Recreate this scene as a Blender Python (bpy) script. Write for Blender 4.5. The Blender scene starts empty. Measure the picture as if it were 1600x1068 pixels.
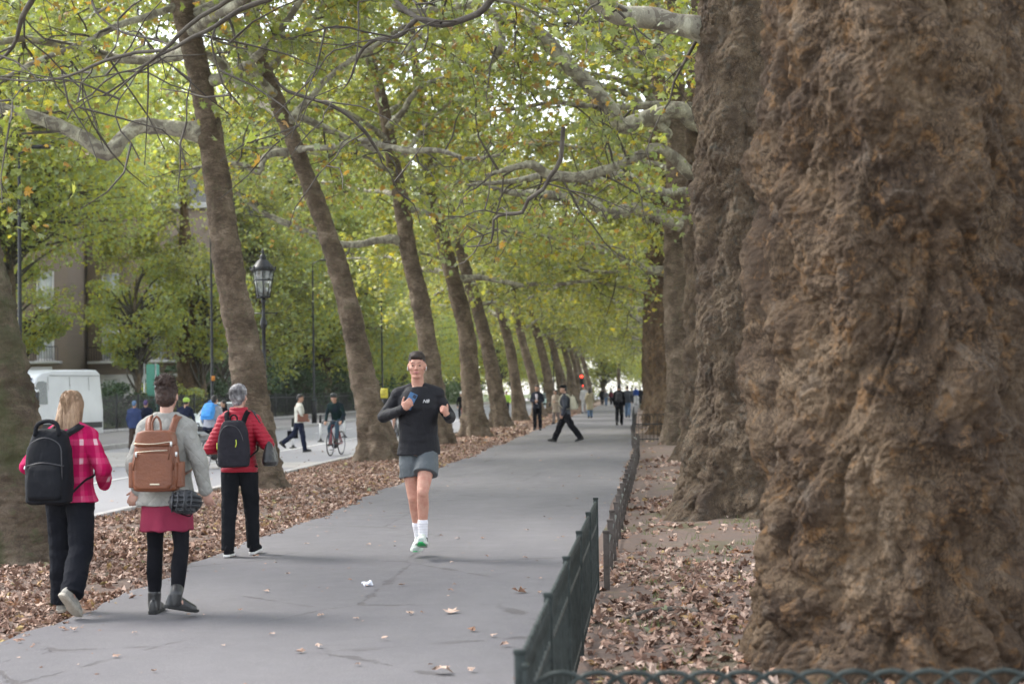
import bpy, math, random
import numpy as np
from mathutils import Vector, Matrix, Euler
R = math.radians
C = bpy.context.scene.collection
scn = bpy.context.scene

# ---------------- camera ----------------
F = 2444.0
cam_d = bpy.data.cameras.new('camera'); cam = bpy.data.objects.new('camera', cam_d); C.objects.link(cam)
cam_d.sensor_width = 36.0; cam_d.lens = 36.0 * F / 1600.0
cam_d.clip_start = 0.1; cam_d.clip_end = 3000
cam.location = (0, 0, 1.55)
CM = Matrix.Rotation(R(4.68), 4, 'Z') @ Matrix.Rotation(R(90 + 1.80), 4, 'X') @ Matrix.Rotation(R(-0.9), 4, 'Z')
cam.rotation_euler = CM.to_euler()
cam_d.dof.use_dof = True; cam_d.dof.focus_distance = 14.2; cam_d.dof.aperture_fstop = 2.8
scn.camera = cam

# ---------------- world, sun, exposure ----------------
w = bpy.data.worlds.new('World'); scn.world = w; w.use_nodes = True
nt = w.node_tree; sky = nt.nodes.new('ShaderNodeTexSky'); sky.sky_type = 'NISHITA'; sky.sun_disc = False
SUN_EL, SUN_AZ = R(48), R(288)
sky.sun_elevation = SUN_EL; sky.sun_rotation = SUN_AZ; sky.dust_density = 1.0; sky.air_density = 1.0; sky.ozone_density = 0.6
bg = nt.nodes['Background']; bg.inputs[1].default_value = 0.15
hs = nt.nodes.new('ShaderNodeHueSaturation'); hs.inputs['Saturation'].default_value = .35  # overcast
nt.links.new(sky.outputs[0], hs.inputs['Color']); nt.links.new(hs.outputs[0], bg.inputs[0])
sl = bpy.data.lights.new('sun', 'SUN'); so = bpy.data.objects.new('sun', sl); C.objects.link(so)
sl.energy = 1.4; sl.angle = R(22); sl.color = (1.0, 0.96, 0.9)
# direction towards the sun: azimuth clockwise from +Y
sd = Vector((math.sin(SUN_AZ) * math.cos(SUN_EL), math.cos(SUN_AZ) * math.cos(SUN_EL), math.sin(SUN_EL)))
so.rotation_euler = sd.to_track_quat('Z', 'Y').to_euler()
scn.view_settings.view_transform = 'Standard'; scn.view_settings.look = 'None'; scn.view_settings.gamma = 1
scn.view_settings.exposure = 1.9
scn.cycles.use_denoising = True
scn.cycles.max_bounces = 8; scn.cycles.diffuse_bounces = 5; scn.cycles.transmission_bounces = 6; scn.cycles.transparent_max_bounces = 8
scn.cycles.sample_clamp_indirect = 6

# ---------------- placing by sight line ----------------
CR = CM.to_3x3(); CL = Vector((0, 0, 1.55))
def ray(px, py):
    return (CR @ Vector(((px - 800) / F, (534 - py) / F, -1.0)))
def at(px, py, z=0.0):
    d = ray(px, py); t = (z - CL.z) / d.z
    return CL + d * t
def P(px, py, Y):
    d = ray(px, py); return CL + d * (Y / d.y)
def stand(px, pyb, pyt, z=0.0):
    b = at(px, pyb, z); d = ray(px, pyt)
    # height of the sight line above the base at the base's distance
    t = b.y / d.y
    return b, (CL + d * t).z - z

# ---------------- numpy noise ----------------
_r = np.random.RandomState(7)
PERM = np.concatenate([_r.permutation(256)] * 3); GR = _r.normal(size=(256, 3)); GR /= np.linalg.norm(GR, axis=1)[:, None]
def pn(Q):
    Q = np.asarray(Q, float); i = np.floor(Q).astype(int); f = Q - i; u = f * f * f * (f * (f * 6 - 15) + 10); i &= 255
    out = 0
    for dx in (0, 1):
        for dy in (0, 1):
            for dz in (0, 1):
                h = PERM[PERM[PERM[(i[:, 0] + dx) & 255] + ((i[:, 1] + dy) & 255)] + ((i[:, 2] + dz) & 255)]
                g = GR[h]; dd = f - np.array([dx, dy, dz])
                wt = (u[:, 0] if dx else 1 - u[:, 0]) * (u[:, 1] if dy else 1 - u[:, 1]) * (u[:, 2] if dz else 1 - u[:, 2])
                out = out + wt * np.einsum('ij,ij->i', g, dd)
    return out * 1.6
def fbm(Q, o=3):
    s = 0; a = 1.0; Q = np.array(Q, float)
    for k in range(o):
        s = s + a * pn(Q + k * 17.3); a *= .5; Q = Q * 2.03
    return s
def ridge(Q, o=3):
    s = 0; a = 1.0; Q = np.array(Q, float)
    for k in range(o):
        s = s + a * (1 - 2.2 * np.abs(pn(Q + k * 9.1))); a *= .5; Q = Q * 2.1
    return s
def worley(Q, seed=0):
    Q = np.asarray(Q, float); i = np.floor(Q).astype(int); f = Q - i
    d1 = np.full(len(Q), 9.); d2 = np.full(len(Q), 9.)
    for dx in (-1, 0, 1):
        for dy in (-1, 0, 1):
            for dz in (-1, 0, 1):
                a, b, c = (i[:, 0] + dx) & 255, (i[:, 1] + dy) & 255, (i[:, 2] + dz) & 255
                h = PERM[PERM[PERM[a] + b] + c]
                pt = np.stack([PERM[h], PERM[h + 71], PERM[h + 137]], 1) / 255. + np.array([dx, dy, dz])
                d = np.linalg.norm(pt - f, axis=1)
                d2 = np.where(d < d1, d1, np.minimum(d2, d)); d1 = np.minimum(d1, d)
    return d1, d2

# ---------------- mesh helpers ----------------
def tag(o, label=None, cat=None, group=None, kind=None):
    if label: o['label'] = label
    if cat: o['category'] = cat
    if group: o['group'] = group
    if kind: o['kind'] = kind
    return o
def empty(name, loc, label=None, cat=None, group=None, kind=None):
    o = bpy.data.objects.new(name, None); C.objects.link(o); o.location = Vector(loc); o.empty_display_size = .2
    return tag(o, label, cat, group, kind)
def wloc(o):
    v = Vector((0, 0, 0))
    while o: v += Vector(o.location); o = o.parent
    return v
def mkfast(name, V, Fc, mat, parent=None, smooth=True, loc=None, attrs=None):
    """V (n,3) world coords; Fc (m,k) int array of equal sized faces. The object's origin is its parent's, or loc."""
    V = np.asarray(V, np.float32); Fc = np.asarray(Fc, np.int32)
    me = bpy.data.meshes.new(name)
    org = Vector(loc) if loc is not None else (wloc(parent) if parent else Vector((0, 0, 0)))
    V = V - np.array(org, np.float32)
    me.vertices.add(len(V)); me.vertices.foreach_set('co', V.ravel())
    k = Fc.shape[1]; me.loops.add(Fc.size); me.loops.foreach_set('vertex_index', Fc.ravel())
    me.polygons.add(len(Fc)); me.polygons.foreach_set('loop_start', np.arange(0, Fc.size, k, dtype=np.int32))
    me.polygons.foreach_set('use_smooth', np.full(len(Fc), smooth))
    if attrs:
        for an, av in attrs.items():
            a = me.attributes.new(an, 'FLOAT', 'POINT'); a.data.foreach_set('value', np.asarray(av, np.float32))
    me.update(calc_edges=True); me.validate()
    if mat: me.materials.append(mat)
    o = bpy.data.objects.new(name, me); C.objects.link(o)
    if parent: o.parent = parent
    elif loc is not None: o.location = org
    return o
class MB:
    """collects shapes in world coordinates"""
    def __init__(s, M=None): s.v = []; s.f = []; s.M = M or Matrix.Identity(4)
    def add(s, V, Fc):
        n = sum(len(a) for a in s.v)
        V = np.asarray(V, float); A = np.array(s.M)
        V = V @ A[:3, :3].T + A[:3, 3]
        s.v.append(V); s.f += [tuple(int(i) + n for i in f) for f in Fc]; return s
    def box(s, c, h, Rm=None, taper=1.0):
        p = []
        for z in (-1, 1):
            k = taper if z > 0 else 1
            for x, y in ((-1, -1), (1, -1), (1, 1), (-1, 1)): p.append((x * h[0] * k, y * h[1] * k, z * h[2]))
        p = np.array(p)
        if Rm is not None: p = p @ np.array(Rm.to_3x3()).T
        return s.add(p + np.array(c), [(3, 2, 1, 0), (4, 5, 6, 7), (0, 1, 5, 4), (1, 2, 6, 5), (2, 3, 7, 6), (3, 0, 4, 7)])
    def rings(s, rs, closed=True):
        """rs: list of equal length vertex rings"""
        n = len(rs[0]); V = np.concatenate(rs); Fc = []
        for i in range(len(rs) - 1):
            for j in range(n):
                a, b = i * n + j, i * n + (j + 1) % n
                Fc.append((a, b, b + n, a + n))
        if closed:
            Fc.append(tuple(range(n - 1, -1, -1))); Fc.append(tuple(range((len(rs) - 1) * n, len(rs) * n)))
        return s.add(V, Fc)
    def tube(s, pts, r, n=8, closed=True):
        V, Fc, nr = tube_arr(pts, r, n)
        Fc = [tuple(f) for f in Fc]
        if closed: Fc.append(tuple(range(n - 1, -1, -1))); Fc.append(tuple(range((nr - 1) * n, nr * n)))
        return s.add(V, Fc)
    def cap(s, p0, p1, r0, r1, n=14, flat=False):
        p0 = np.array(p0, float); p1 = np.array(p1, float); d = p1 - p0; L = np.linalg.norm(d) or 1e-6; d = d / L
        pts = []; rr = []
        for a in (5, 30, 60, 90): pts.append(p0 - d * r0 * math.cos(R(a))); rr.append(r0 * math.sin(R(a)))
        for a in ((90, 80) if flat else (90, 60, 30, 5)): pts.append(p1 + d * r1 * (.02 if flat and a == 80 else 0 if flat else math.cos(R(a)))); rr.append(r1 * math.sin(R(a)) * (1 if not flat else 1))
        u = np.cross(d, [0, 0, 1.] if abs(d[2]) < .9 else [1., 0, 0]); u /= np.linalg.norm(u); v = np.cross(d, u)
        an = np.arange(n) * 2 * math.pi / n
        return s.rings([p + r * (np.outer(np.cos(an), u) + np.outer(np.sin(an), v)) for p, r in zip(pts, rr)])
    def chain(s, pts, rr, n=14):
        for i in range(len(pts) - 1): s.cap(pts[i], pts[i + 1], rr[i], rr[i + 1], n)
        return s
    def ell(s, c, r, Rm=None, n=18, m=11):
        rs = []
        for i in range(m):
            t = math.pi * (i + .25) / (m - .5); an = np.arange(n) * 2 * math.pi / n
            q = np.stack([np.cos(an) * math.sin(t) * r[0], np.sin(an) * math.sin(t) * r[1], np.full(n, -math.cos(t) * r[2])], 1)
            if Rm is not None: q = q @ np.array(Rm.to_3x3()).T
            rs.append(q + np.array(c))
        return s.rings(rs)
    def loft(s, rs, n=28, pw=2.0):
        """rs: (cx,cy,cz,rx,ry) horizontal rings; pw superellipse power"""
        an = np.arange(n) * 2 * math.pi / n; out = []
        for q in rs:
            cx, cy, cz, rx, ry = q[:5]
            c, sn = np.cos(an), np.sin(an)
            x = np.sign(c) * np.abs(c) ** (2 / pw) * rx; y = np.sign(sn) * np.abs(sn) ** (2 / pw) * ry
            out.append(np.stack([cx + x, cy + y, np.full(n, cz) + (q[5] * x if len(q) > 5 else 0)], 1))
        return s.rings(out)
    def rev(s, c, prof, n=20):
        """surface of revolution about z: prof (r,z)"""
        an = np.arange(n) * 2 * math.pi / n
        return s.rings([np.stack([c[0] + r * np.cos(an), c[1] + r * np.sin(an), np.full(n, c[2] + z)], 1) for r, z in prof])
    def build(s, name, mat, parent=None, smooth=True, voxel=None, sm=4, disp=None, loc=None, bevel=None, sharp=None):
        V = np.concatenate(s.v); me = bpy.data.meshes.new(name)
        me.from_pydata(V.tolist(), [], s.f); me.update()
        o = bpy.data.objects.new(name, me); C.objects.link(o)
        if voxel or bevel:
            if voxel:
                m = o.modifiers.new('r', 'REMESH'); m.mode = 'VOXEL'; m.voxel_size = voxel
                if sm: m = o.modifiers.new('s', 'SMOOTH'); m.factor = .5; m.iterations = sm
            if bevel: m = o.modifiers.new('b', 'BEVEL'); m.width = bevel; m.segments = 2; m.limit_method = 'ANGLE'
            dg = bpy.context.evaluated_depsgraph_get(); me2 = bpy.data.meshes.new_from_object(o.evaluated_get(dg))
            o.modifiers.clear(); o.data = me2; bpy.data.meshes.remove(me); me = me2; me.name = name
        if disp:
            n = len(me.vertices); co = np.empty(n * 3); me.vertices.foreach_get('co', co); co = co.reshape(-1, 3)
            no = np.empty(n * 3); me.vertices.foreach_get('normal', no); no = no.reshape(-1, 3)
            iM = np.array(s.M.inverted()); loc_ = co @ iM[:3, :3].T + iM[:3, 3]
            co = co + no * np.asarray(disp(loc_, no @ iM[:3, :3].T))[:, None]
            me.vertices.foreach_set('co', co.ravel())
        org = Vector(loc) if loc is not None else (wloc(parent) if parent else Vector((0, 0, 0)))
        me.transform(Matrix.Translation(-org))
        me.polygons.foreach_set('use_smooth', [smooth] * len(me.polygons))
        if sharp: 
            try: me.set_sharp_from_angle(angle=R(sharp))
            except Exception: pass
        me.materials.clear(); me.materials.append(mat); me.update()
        if parent: o.parent = parent
        else: o.location = org
        return o
def smoothpath(pts, step):
    pts = np.array([list(p) for p in pts], float)
    if len(pts) == 2: pts = np.stack([pts[0], (pts[0] + pts[1]) / 2, pts[1]])
    out = []; n = len(pts); E = np.concatenate([[2 * pts[0] - pts[1]], pts, [2 * pts[-1] - pts[-2]]])
    for i in range(n - 1):
        p0, p1, p2, p3 = E[i], E[i + 1], E[i + 2], E[i + 3]
        k = max(2, int(np.linalg.norm((p2 - p1)[:3]) / step))
        for t in np.arange(k) / k:
            out.append(.5 * (2 * p1 + (p2 - p0) * t + (2 * p0 - 5 * p1 + 4 * p2 - p3) * t * t + (3 * p1 - p0 - 3 * p2 + p3) * t ** 3))
    out.append(pts[-1]); return np.array(out)
def tube_arr(pts, r, n=8):
    pts = np.array([list(p) for p in pts], float); m = len(pts)
    r = np.full(m, r) if np.isscalar(r) else np.array(r, float)
    T = np.gradient(pts, axis=0); T /= np.linalg.norm(T, axis=1)[:, None] + 1e-9
    u = np.cross(T[0], [0, 0, 1.] if abs(T[0][2]) < .9 else [1., 0, 0]); an = np.arange(n) * 2 * math.pi / n; V = []
    for i in range(m):
        u = u - T[i] * np.dot(u, T[i]); u /= np.linalg.norm(u) + 1e-9; v = np.cross(T[i], u)
        V.append(pts[i] + r[i] * (np.outer(np.cos(an), u) + np.outer(np.sin(an), v)))
    V = np.concatenate(V); i = np.arange(m - 1)[:, None] * n; j = np.arange(n)[None, :]; j2 = (j + 1) % n
    Fc = np.stack([i + j, i + j2, i + n + j2, i + n + j], -1).reshape(-1, 4)
    return V, Fc, m
class QB:
    """fast collector of quad tubes"""
    def __init__(s): s.V = []; s.F = []; s.n = 0
    def add(s, V, Fc): s.V.append(V); s.F.append(Fc + s.n); s.n += len(V)
    def tube(s, pts, r, n=5): V, Fc, _ = tube_arr(pts, r, n); s.add(V, Fc)
    def build(s, name, mat, parent=None, **k): return mkfast(name, np.concatenate(s.V), np.concatenate(s.F), mat, parent, **k)

# ---------------- materials ----------------
class NT:
    def __init__(s, name):
        s.m = bpy.data.materials.new(name); s.m.use_nodes = True; s.t = s.m.node_tree; s.p = s.t.nodes['Principled BSDF']; s.out = s.t.nodes['Material Output']
    def n(s, ty, **k):
        x = s.t.nodes.new('ShaderNode' + ty)
        for a, b in k.items():
            if a.startswith('i_'):
                key = a[2:]; key = int(key) if key.isdigit() else key.replace('_', ' ')
                x.inputs[key].default_value = b
            else: setattr(x, a, b)
        return x
    def l(s, a, b): s.t.links.new(a, b); return s
    def pos(s, sc=(1, 1, 1), obj=False):
        if obj: o = s.n('TexCoord').outputs['Object']
        else: o = s.n('NewGeometry').outputs['Position']
        m = s.n('Mapping'); m.inputs['Scale'].default_value = sc; s.l(o, m.inputs[0]); return m.outputs[0]
    def noise(s, co, scale, detail=4, rough=.6, dist=0):
        x = s.n('TexNoise'); x.inputs['Scale'].default_value = scale; x.inputs['Detail'].default_value = detail
        x.inputs['Roughness'].default_value = rough; x.inputs['Distortion'].default_value = dist; s.l(co, x.inputs['Vector']); return x.outputs['Fac']
    def vor(s, co, scale, feature='DISTANCE_TO_EDGE'):
        x = s.n('TexVoronoi', feature=feature); x.inputs['Scale'].default_value = scale; s.l(co, x.inputs['Vector']); return x.outputs['Distance']
    def ramp(s, fac, stops, interp='LINEAR'):
        x = s.n('ValToRGB'); r = x.color_ramp; r.interpolation = interp
        while len(r.elements) < len(stops): r.elements.new(.5)
        for e, (p, c) in zip(r.elements, stops):
            e.position = p; e.color = (c, c, c, 1) if np.isscalar(c) else (*c, 1)
        s.l(fac, x.inputs[0]); return x.outputs[0]
    def mix(s, fac, a, b, mode='MIX'):
        x = s.n('Mix', data_type='RGBA', blend_type=mode)
        for sock, v in ((x.inputs[0], fac), (x.inputs[6], a), (x.inputs[7], b)):
            if hasattr(v, 'is_linked') or hasattr(v, 'links'): s.l(v, sock)
            elif isinstance(v, tuple): sock.default_value = (*v, 1)
            else: sock.default_value = v
        return x.outputs[2]
    def math(s, op, a, b=0.0, clamp=False):
        x = s.n('Math', operation=op, use_clamp=clamp)
        for i, v in enumerate((a, b)):
            if hasattr(v, 'links'): s.l(v, x.inputs[i])
            else: x.inputs[i].default_value = v
        return x.outputs[0]
    def bump(s, h, dist=.01, strength=1.0, prev=None):
        x = s.n('Bump'); x.inputs['Distance'].default_value = dist; x.inputs['Strength'].default_value = strength; s.l(h, x.inputs['Height'])
        if prev: s.l(prev, x.inputs['Normal'])
        return x.outputs[0]
    def done(s, col=None, nor=None, rough=None, spec=None, metal=None):
        p = s.p
        if col is not None:
            if isinstance(col, tuple): p.inputs['Base Color'].default_value = (*col, 1)
            else: s.l(col, p.inputs['Base Color'])
        if nor: s.l(nor, p.inputs['Normal'])
        if rough is not None:
            if hasattr(rough, 'links'): s.l(rough, p.inputs['Roughness'])
            else: p.inputs['Roughness'].default_value = rough
        if spec is not None: p.inputs['Specular IOR Level'].default_value = spec
        if metal is not None: p.inputs['Metallic'].default_value = metal
        return s.m
_mc = {}
def PM(name, col, rough=.7, col2=None, ns=8, bump=0, bs=60, spec=.4, metal=0, sc=(1, 1, 1), folds=0):
    if name in _mc: return _mc[name]
    t = NT(name); co = t.pos(sc)
    col2 = col2 or tuple(c * .8 for c in col)
    c = t.mix(t.ramp(t.noise(co, ns, 4), [(.35, 0.0), (.65, 1.0)]), col, col2)
    nor = None
    if folds: nor = t.bump(t.noise(t.pos((1, 1, .6)), 9, 3, .5, .8), .03, folds)
    if bump: nor = t.bump(t.noise(co, bs, 3), .01, bump, nor)
    _mc[name] = t.done(c, nor, rough, spec, metal); return _mc[name]

def bark_mat(name, cols, crack=11, sc=(1, 1, .45), moss=None, fine=60, hzs=1):
    t = NT(name); co = t.pos(sc); raw = t.pos()
    a = t.noise(raw, 2.2, 5, .65, .4); c = t.ramp(a, [(.32, cols[0]), (.47, cols[1]), (.6, cols[2]), (.72, cols[3])])
    f = t.noise(co, fine, 4, .7); c = t.mix(t.ramp(f, [(.4, 0.), (.62, .55)]), c, cols[0])
    hz = t.noise(t.pos((3.5, 3.5, 11)) if hzs else t.pos((1.5, 1.5, 1)), 1.6, 6, .75, 1.2); c = t.mix(t.ramp(hz, [(.38, .6), (.5, 0.)]), c, cols[0]); c = t.mix(t.ramp(hz, [(.54, 0.), (.7, .5)]), c, cols[3])
    sp = t.noise(raw, 9, 4, .7, .8); c = t.mix(t.ramp(sp, [(.54, 0.), (.66, .7)]), c, cols[4])
    if moss:
        mz = t.noise(t.pos((1, 1, 1)), 1.3, 4); c = t.mix(t.ramp(mz, [(.5, 0.), (.66, .75)]), c, moss)
    # distort for crack plates
    v = t.n('VectorMath', operation='ADD'); nn = t.n('TexNoise'); nn.inputs['Scale'].default_value = 7; t.l(co, nn.inputs['Vector'])
    sc_ = t.n('VectorMath', operation='SCALE'); sc_.inputs['Scale'].default_value = .35; t.l(nn.outputs['Color'], sc_.inputs[0]); t.l(co, v.inputs[0]); t.l(sc_.outputs[0], v.inputs[1])
    e = t.vor(v.outputs[0], crack); e2 = t.vor(v.outputs[0], crack * 3.1)
    h1 = t.ramp(e, [(0, 0.), (.05, .8), (.2, 1.)]); h2 = t.ramp(e2, [(0, 0.), (.1, 1.)])
    if not hzs:
        pm = t.ramp(t.noise(raw, 3.3, 3), [(.38, .0), (.55, .75)]); c = t.mix(t.math('MULTIPLY', t.ramp(e2, [(0, 1.), (.05, .5), (.12, 0.)]), pm), c, (.03, .021, .017))
        c = t.mix(t.ramp(t.noise(raw, 5.5, 4, .6, 1.), [(.6, 0.), (.67, .3)]), c, (.3, .25, .2)); c = t.mix(t.ramp(t.noise(t.pos((1, 1, .5)), 1.7, 3), [(.5, 0.), (.68, .55)]), c, (.07, .048, .036))
    patch = t.ramp(t.noise(raw, 2.6, 3), [(.45, .0), (.62, 1.)]); patch2 = t.ramp(t.noise(raw, 3.7, 2), [(.42, .1), (.6, 1.)])
    n1 = t.bump(t.math('MULTIPLY', h1, patch), .012, .6)
    n1 = t.bump(t.math('MULTIPLY', h2, patch2), .009, .75, n1)
    n1 = t.bump(t.noise(t.pos((1, 1, 1.6)), 24, 6, .78, .5), .04, .8, n1)
    n1 = t.bump(t.noise(co, 95, 4, .75), .012, .9, n1)
    return t.done(c, n1, .85, .25)
rng = np.random.RandomState(3)
# ---------------- setting ----------------
def strip(name, x0, x1, y0, y1, z, mat, nx=2, ny=60, zf=None, kind='structure', edge=None):
    xs = np.linspace(0, 1, nx); ys = y0 + (y1 - y0) * np.linspace(0, 1, ny) ** 1.6
    X, Y = np.meshgrid(xs, ys)
    a = np.full(ny, x0) if np.isscalar(x0) else x0(ys); b = np.full(ny, x1) if np.isscalar(x1) else x1(ys)
    X = a[:, None] * (1 - X) + b[:, None] * X
    Z = np.full(X.shape, float(z)) if zf is None else zf(X, Y)
    V = np.stack([X, Y, Z], -1).reshape(-1, 3); i = np.arange((ny - 1) * nx).reshape(ny - 1, nx)[:, :-1].ravel()
    o = mkfast(name, V, np.stack([i, i + 1, i + nx + 1, i + nx], 1), mat, None); tag(o, kind=kind); return o
def edge_l(y): y = np.asarray(y, float); return -4.12 + .06 * np.sin(y * .7) + .035 * np.sin(y * 2.9 + 1) + .02 * np.sin(y * 9.1) - .0 * y
def edge_r(y): y = np.asarray(y, float); return -.43 + .02 * np.sin(y * 1.1) + .008 * np.clip(y - 12, 0, 30)

# asphalt of the path
t = NT('asphalt'); co = t.pos()
c = t.mix(t.noise(co, 1.1, 5, .6), (.125, .118, .125), (.166, .158, .166))
c = t.mix(t.ramp(t.noise(t.pos((1, .35, 1)), .55, 3, .5), [(.42, 0.), (.58, .75)]), c, (.11, .105, .114))
c = t.mix(t.ramp(t.noise(co, 48, 3, .85), [(.38, .4), (.5, 0.)]), c, (.1, .097, .105)); c = t.mix(t.ramp(t.noise(co, 70, 3, .85), [(.55, 0.), (.7, .45)]), c, (.34, .33, .34))
c = t.mix(t.ramp(t.noise(co, 210, 2, .8), [(.6, 0.), (.68, .8)]), c, (.5, .49, .48))
e = t.vor(t.pos((1, .8, 1)), .5); wob = t.noise(co, 2.3, 6, .75)
cr = t.ramp(t.math('ADD', e, t.math('MULTIPLY', t.math('SUBTRACT', wob, .5), .12)), [(.0, 1.), (.0015, .9), (.005, 0.)])
msk = t.ramp(t.noise(co, .45, 2), [(.42, 0.), (.5, 1.)]); cr = t.math('MULTIPLY', t.math('MULTIPLY', cr, msk), .55)
c = t.mix(t.ramp(t.noise(t.pos((1, .6, 1)), 5.5, 5, .7), [(.52, 0.), (.7, .35)]), c, (.12, .114, .12)); c = t.mix(cr, c, (.06, .052, .05))
wp = t.ramp(t.noise(t.pos((.5, 2.2, 1)), 1.0, 5, .65), [(.7, 0.), (.72, 1.)])
c = t.mix(t.math('MULTIPLY', wp, .5), c, (.3, .25, .22))
gl = t.noise(co, 3, 3)
n = t.bump(t.noise(co, 190, 2, .8), .004, .9); n = t.bump(t.math('SUBTRACT', 1.0, cr), .012, .8, n)
M_path = t.done(c, n, t.ramp(gl, [(.3, .62), (.7, .8)]), .35)
t = NT('road_asphalt'); co = t.pos()
c = t.mix(t.noise(co, .8, 4), (.24, .235, .25), (.3, .29, .31)); c = t.mix(t.ramp(t.noise(co, 150, 2, .8), [(.35, .4), (.5, 0.)]), c, (.12, .12, .12))
M_road = t.done(c, t.bump(t.noise(co, 160, 2), .004, .6), .6, .4)
M_pale = PM('pale_road_surface', (.42, .39, .37), .7, (.34, .32, .3), 1.5, .4, 90)
M_pave = PM('pavement', (.33, .3, .29), .75, (.27, .25, .25), 1.2, .4, 90)
M_kerb = PM('granite_kerb', (.45, .43, .42), .7, (.33, .31, .3), 5, .4, 90)
M_line = PM('road_paint', (.75, .74, .72), .6, (.55, .54, .52), 12)
t = NT('soil'); co = t.pos()
c = t.mix(t.noise(co, 1.6, 6, .7), (.14, .105, .09), (.24, .19, .165))
c = t.mix(t.ramp(t.noise(co, 7, 5, .7), [(.5, 0.), (.62, .6)]), c, (.24, .16, .12))
c = t.mix(t.ramp(t.noise(co, .9, 4), [(.55, 0.), (.66, .55)]), c, (.09, .11, .04))
c = t.mix(t.ramp(t.noise(co, 60, 3, .8), [(.6, 0.), (.68, .8)]), c, (.3, .2, .14))
n = t.bump(t.noise(co, 9, 6, .75), .06, .8); n = t.bump(t.noise(co, 70, 3, .8), .012, 1., n)
M_soil = t.done(c, n, .95, .15)
M_lawn = PM('lawn', (.07, .1, .03), .95, (.12, .13, .05), .7, .8, 60)

def soil_z(X, Y):
    Q = np.stack([X.ravel(), Y.ravel(), 0 * X.ravel()], 1)
    return (fbm(Q * .7, 3) * .03 + fbm(Q * 4, 2) * .008).reshape(X.shape)
def right_z(X, Y):
    d = np.clip((X + .4) / 1.0, 0, 1); b = .02 * d + d * soil_z(X, Y)
    m = 0
    for cx, cy, rr in ((1.32, 8.45, 1.3), (1.2, 18.4, 1.3), (1.35, 31.5, 1.3)):
        m = m + .1 * np.exp(-(((X - cx) ** 2 + (Y - cy) ** 2) / rr ** 2))
    return b + m * d
def left_z(X, Y):
    d = np.clip((-4.1 - X) / .5, 0, 1) * np.clip((X + 7.25) / .4, 0, 1)
    return -.03 + d * (.035 + soil_z(X, Y) * 1.2) - .05 * np.clip((-4.1 - X) / 3, 0, 1)
g = strip('ground', -400, 400, -20, 900, -.35, M_lawn, 2, 2)
strip('path', edge_l, edge_r, -2, 330, 0.0, M_path, 4, 900)
strip('verge_soil', -7.3, lambda y: edge_l(y) + .1, 0, 330, 0, M_soil, 60, 900, left_z)
strip('soil_ground', lambda y: edge_r(y) - .06, 14, -2, 130, 0, M_soil, 150, 700, right_z)
strip('grass_ground', 14, 200, -10, 500, -.02, M_lawn, 2, 2)
strip('road', -17.6, -7.44, -5, 500, -.18, M_road, 2, 4)
strip('side_path', -7.4, -4.0, 44.0, 46.2, -.005, M_path, 4, 4, lambda X, Y: -.004 - .06 * (-4 - X) / 3.4 + 0 * X)
# two sheets paler than the road, and the lines
def sheet(name, x0, x1, y0, y1, z, m):
    return tag(mkfast(name, [(x0, y0, z), (x1, y0, z), (x1, y1, z), (x0, y1, z)], [(0, 1, 2, 3)], m), kind='structure')
sheet('pale_road_patch', -17.4, -11.3, 38, 48, -.174, M_pale)
sheet('pale_road_band', -11.0, -7.5, 36.5, 39.5, -.174, M_pale)
for k, (a, b, x, wd) in enumerate(((-5, 180, -11.1, .12), (-5, 36.3, -7.8, .1), (40, 180, -7.8, .1))):
    sheet('road_line', x, x + wd, a, b, -.17, M_line)
for y in np.arange(50, 150, 6.): sheet('road_line', -14.4, -14.28, y, y + 3, -.17, M_line)
b = MB(); b.box((-7.37, 160, -.14), (.075, 165, .12)); tag(b.build('kerb', M_kerb, bevel=.015, smooth=False), kind='structure')
b = MB(); b.box((-17.67, 240, -.14), (.08, 245, .12)); tag(b.build('kerb', M_kerb, bevel=.015, smooth=False), kind='structure')
strip('far_pavement', -24.9, -17.75, -5, 480, -.06, M_pave, 2, 4)
sheet('park_lawn', -200, -24.9, -10, 480, -.05, M_lawn)
# ---------------- trees ----------------
B_L = bark_mat('bark_leaning', [(.06, .043, .03), (.155, .112, .077), (.26, .195, .14), (.39, .31, .235), (.13, .115, .07)], 9, (1, 1, .9), None)
B_LM = bark_mat('bark_mossy', [(.075, .055, .04), (.16, .12, .085), (.23, .18, .13), (.27, .235, .15), (.11, .12, .06)], 12, (1, 1, .5), (.085, .095, .04))
B_R = bark_mat('bark_burly', [(.07, .046, .03), (.165, .11, .068), (.245, .17, .105), (.35, .26, .175), (.3, .165, .07)], 10, (1, 1, .6), None, hzs=0)
B_R2 = bark_mat('bark_burly_grey', [(.075, .052, .035), (.155, .11, .07), (.23, .17, .112), (.32, .25, .18), (.11, .105, .085)], 10, (1, 1, .6), None, hzs=0)
t = NT('bark_limb'); co = t.pos()
v = t.ramp(t.noise(co, 5, 4, .6, .8), [(.40, (.17, .15, .12)), (.45, (.3, .28, .22)), (.53, (.36, .34, .26)), (.59, (.5, .48, .37))], 'CONSTANT')
c = t.mix(t.ramp(t.noise(co, 30, 4), [(.4, 0.), (.6, .3)]), v, (.17, .15, .12))
M_limb = t.done(c, t.bump(t.noise(co, 40, 4, .7), .01, .8), .8, .25)
M_twig = PM('twig_bark', (.06, .05, .042), .85, (.12, .105, .085), 6, .5, 60)

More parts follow.
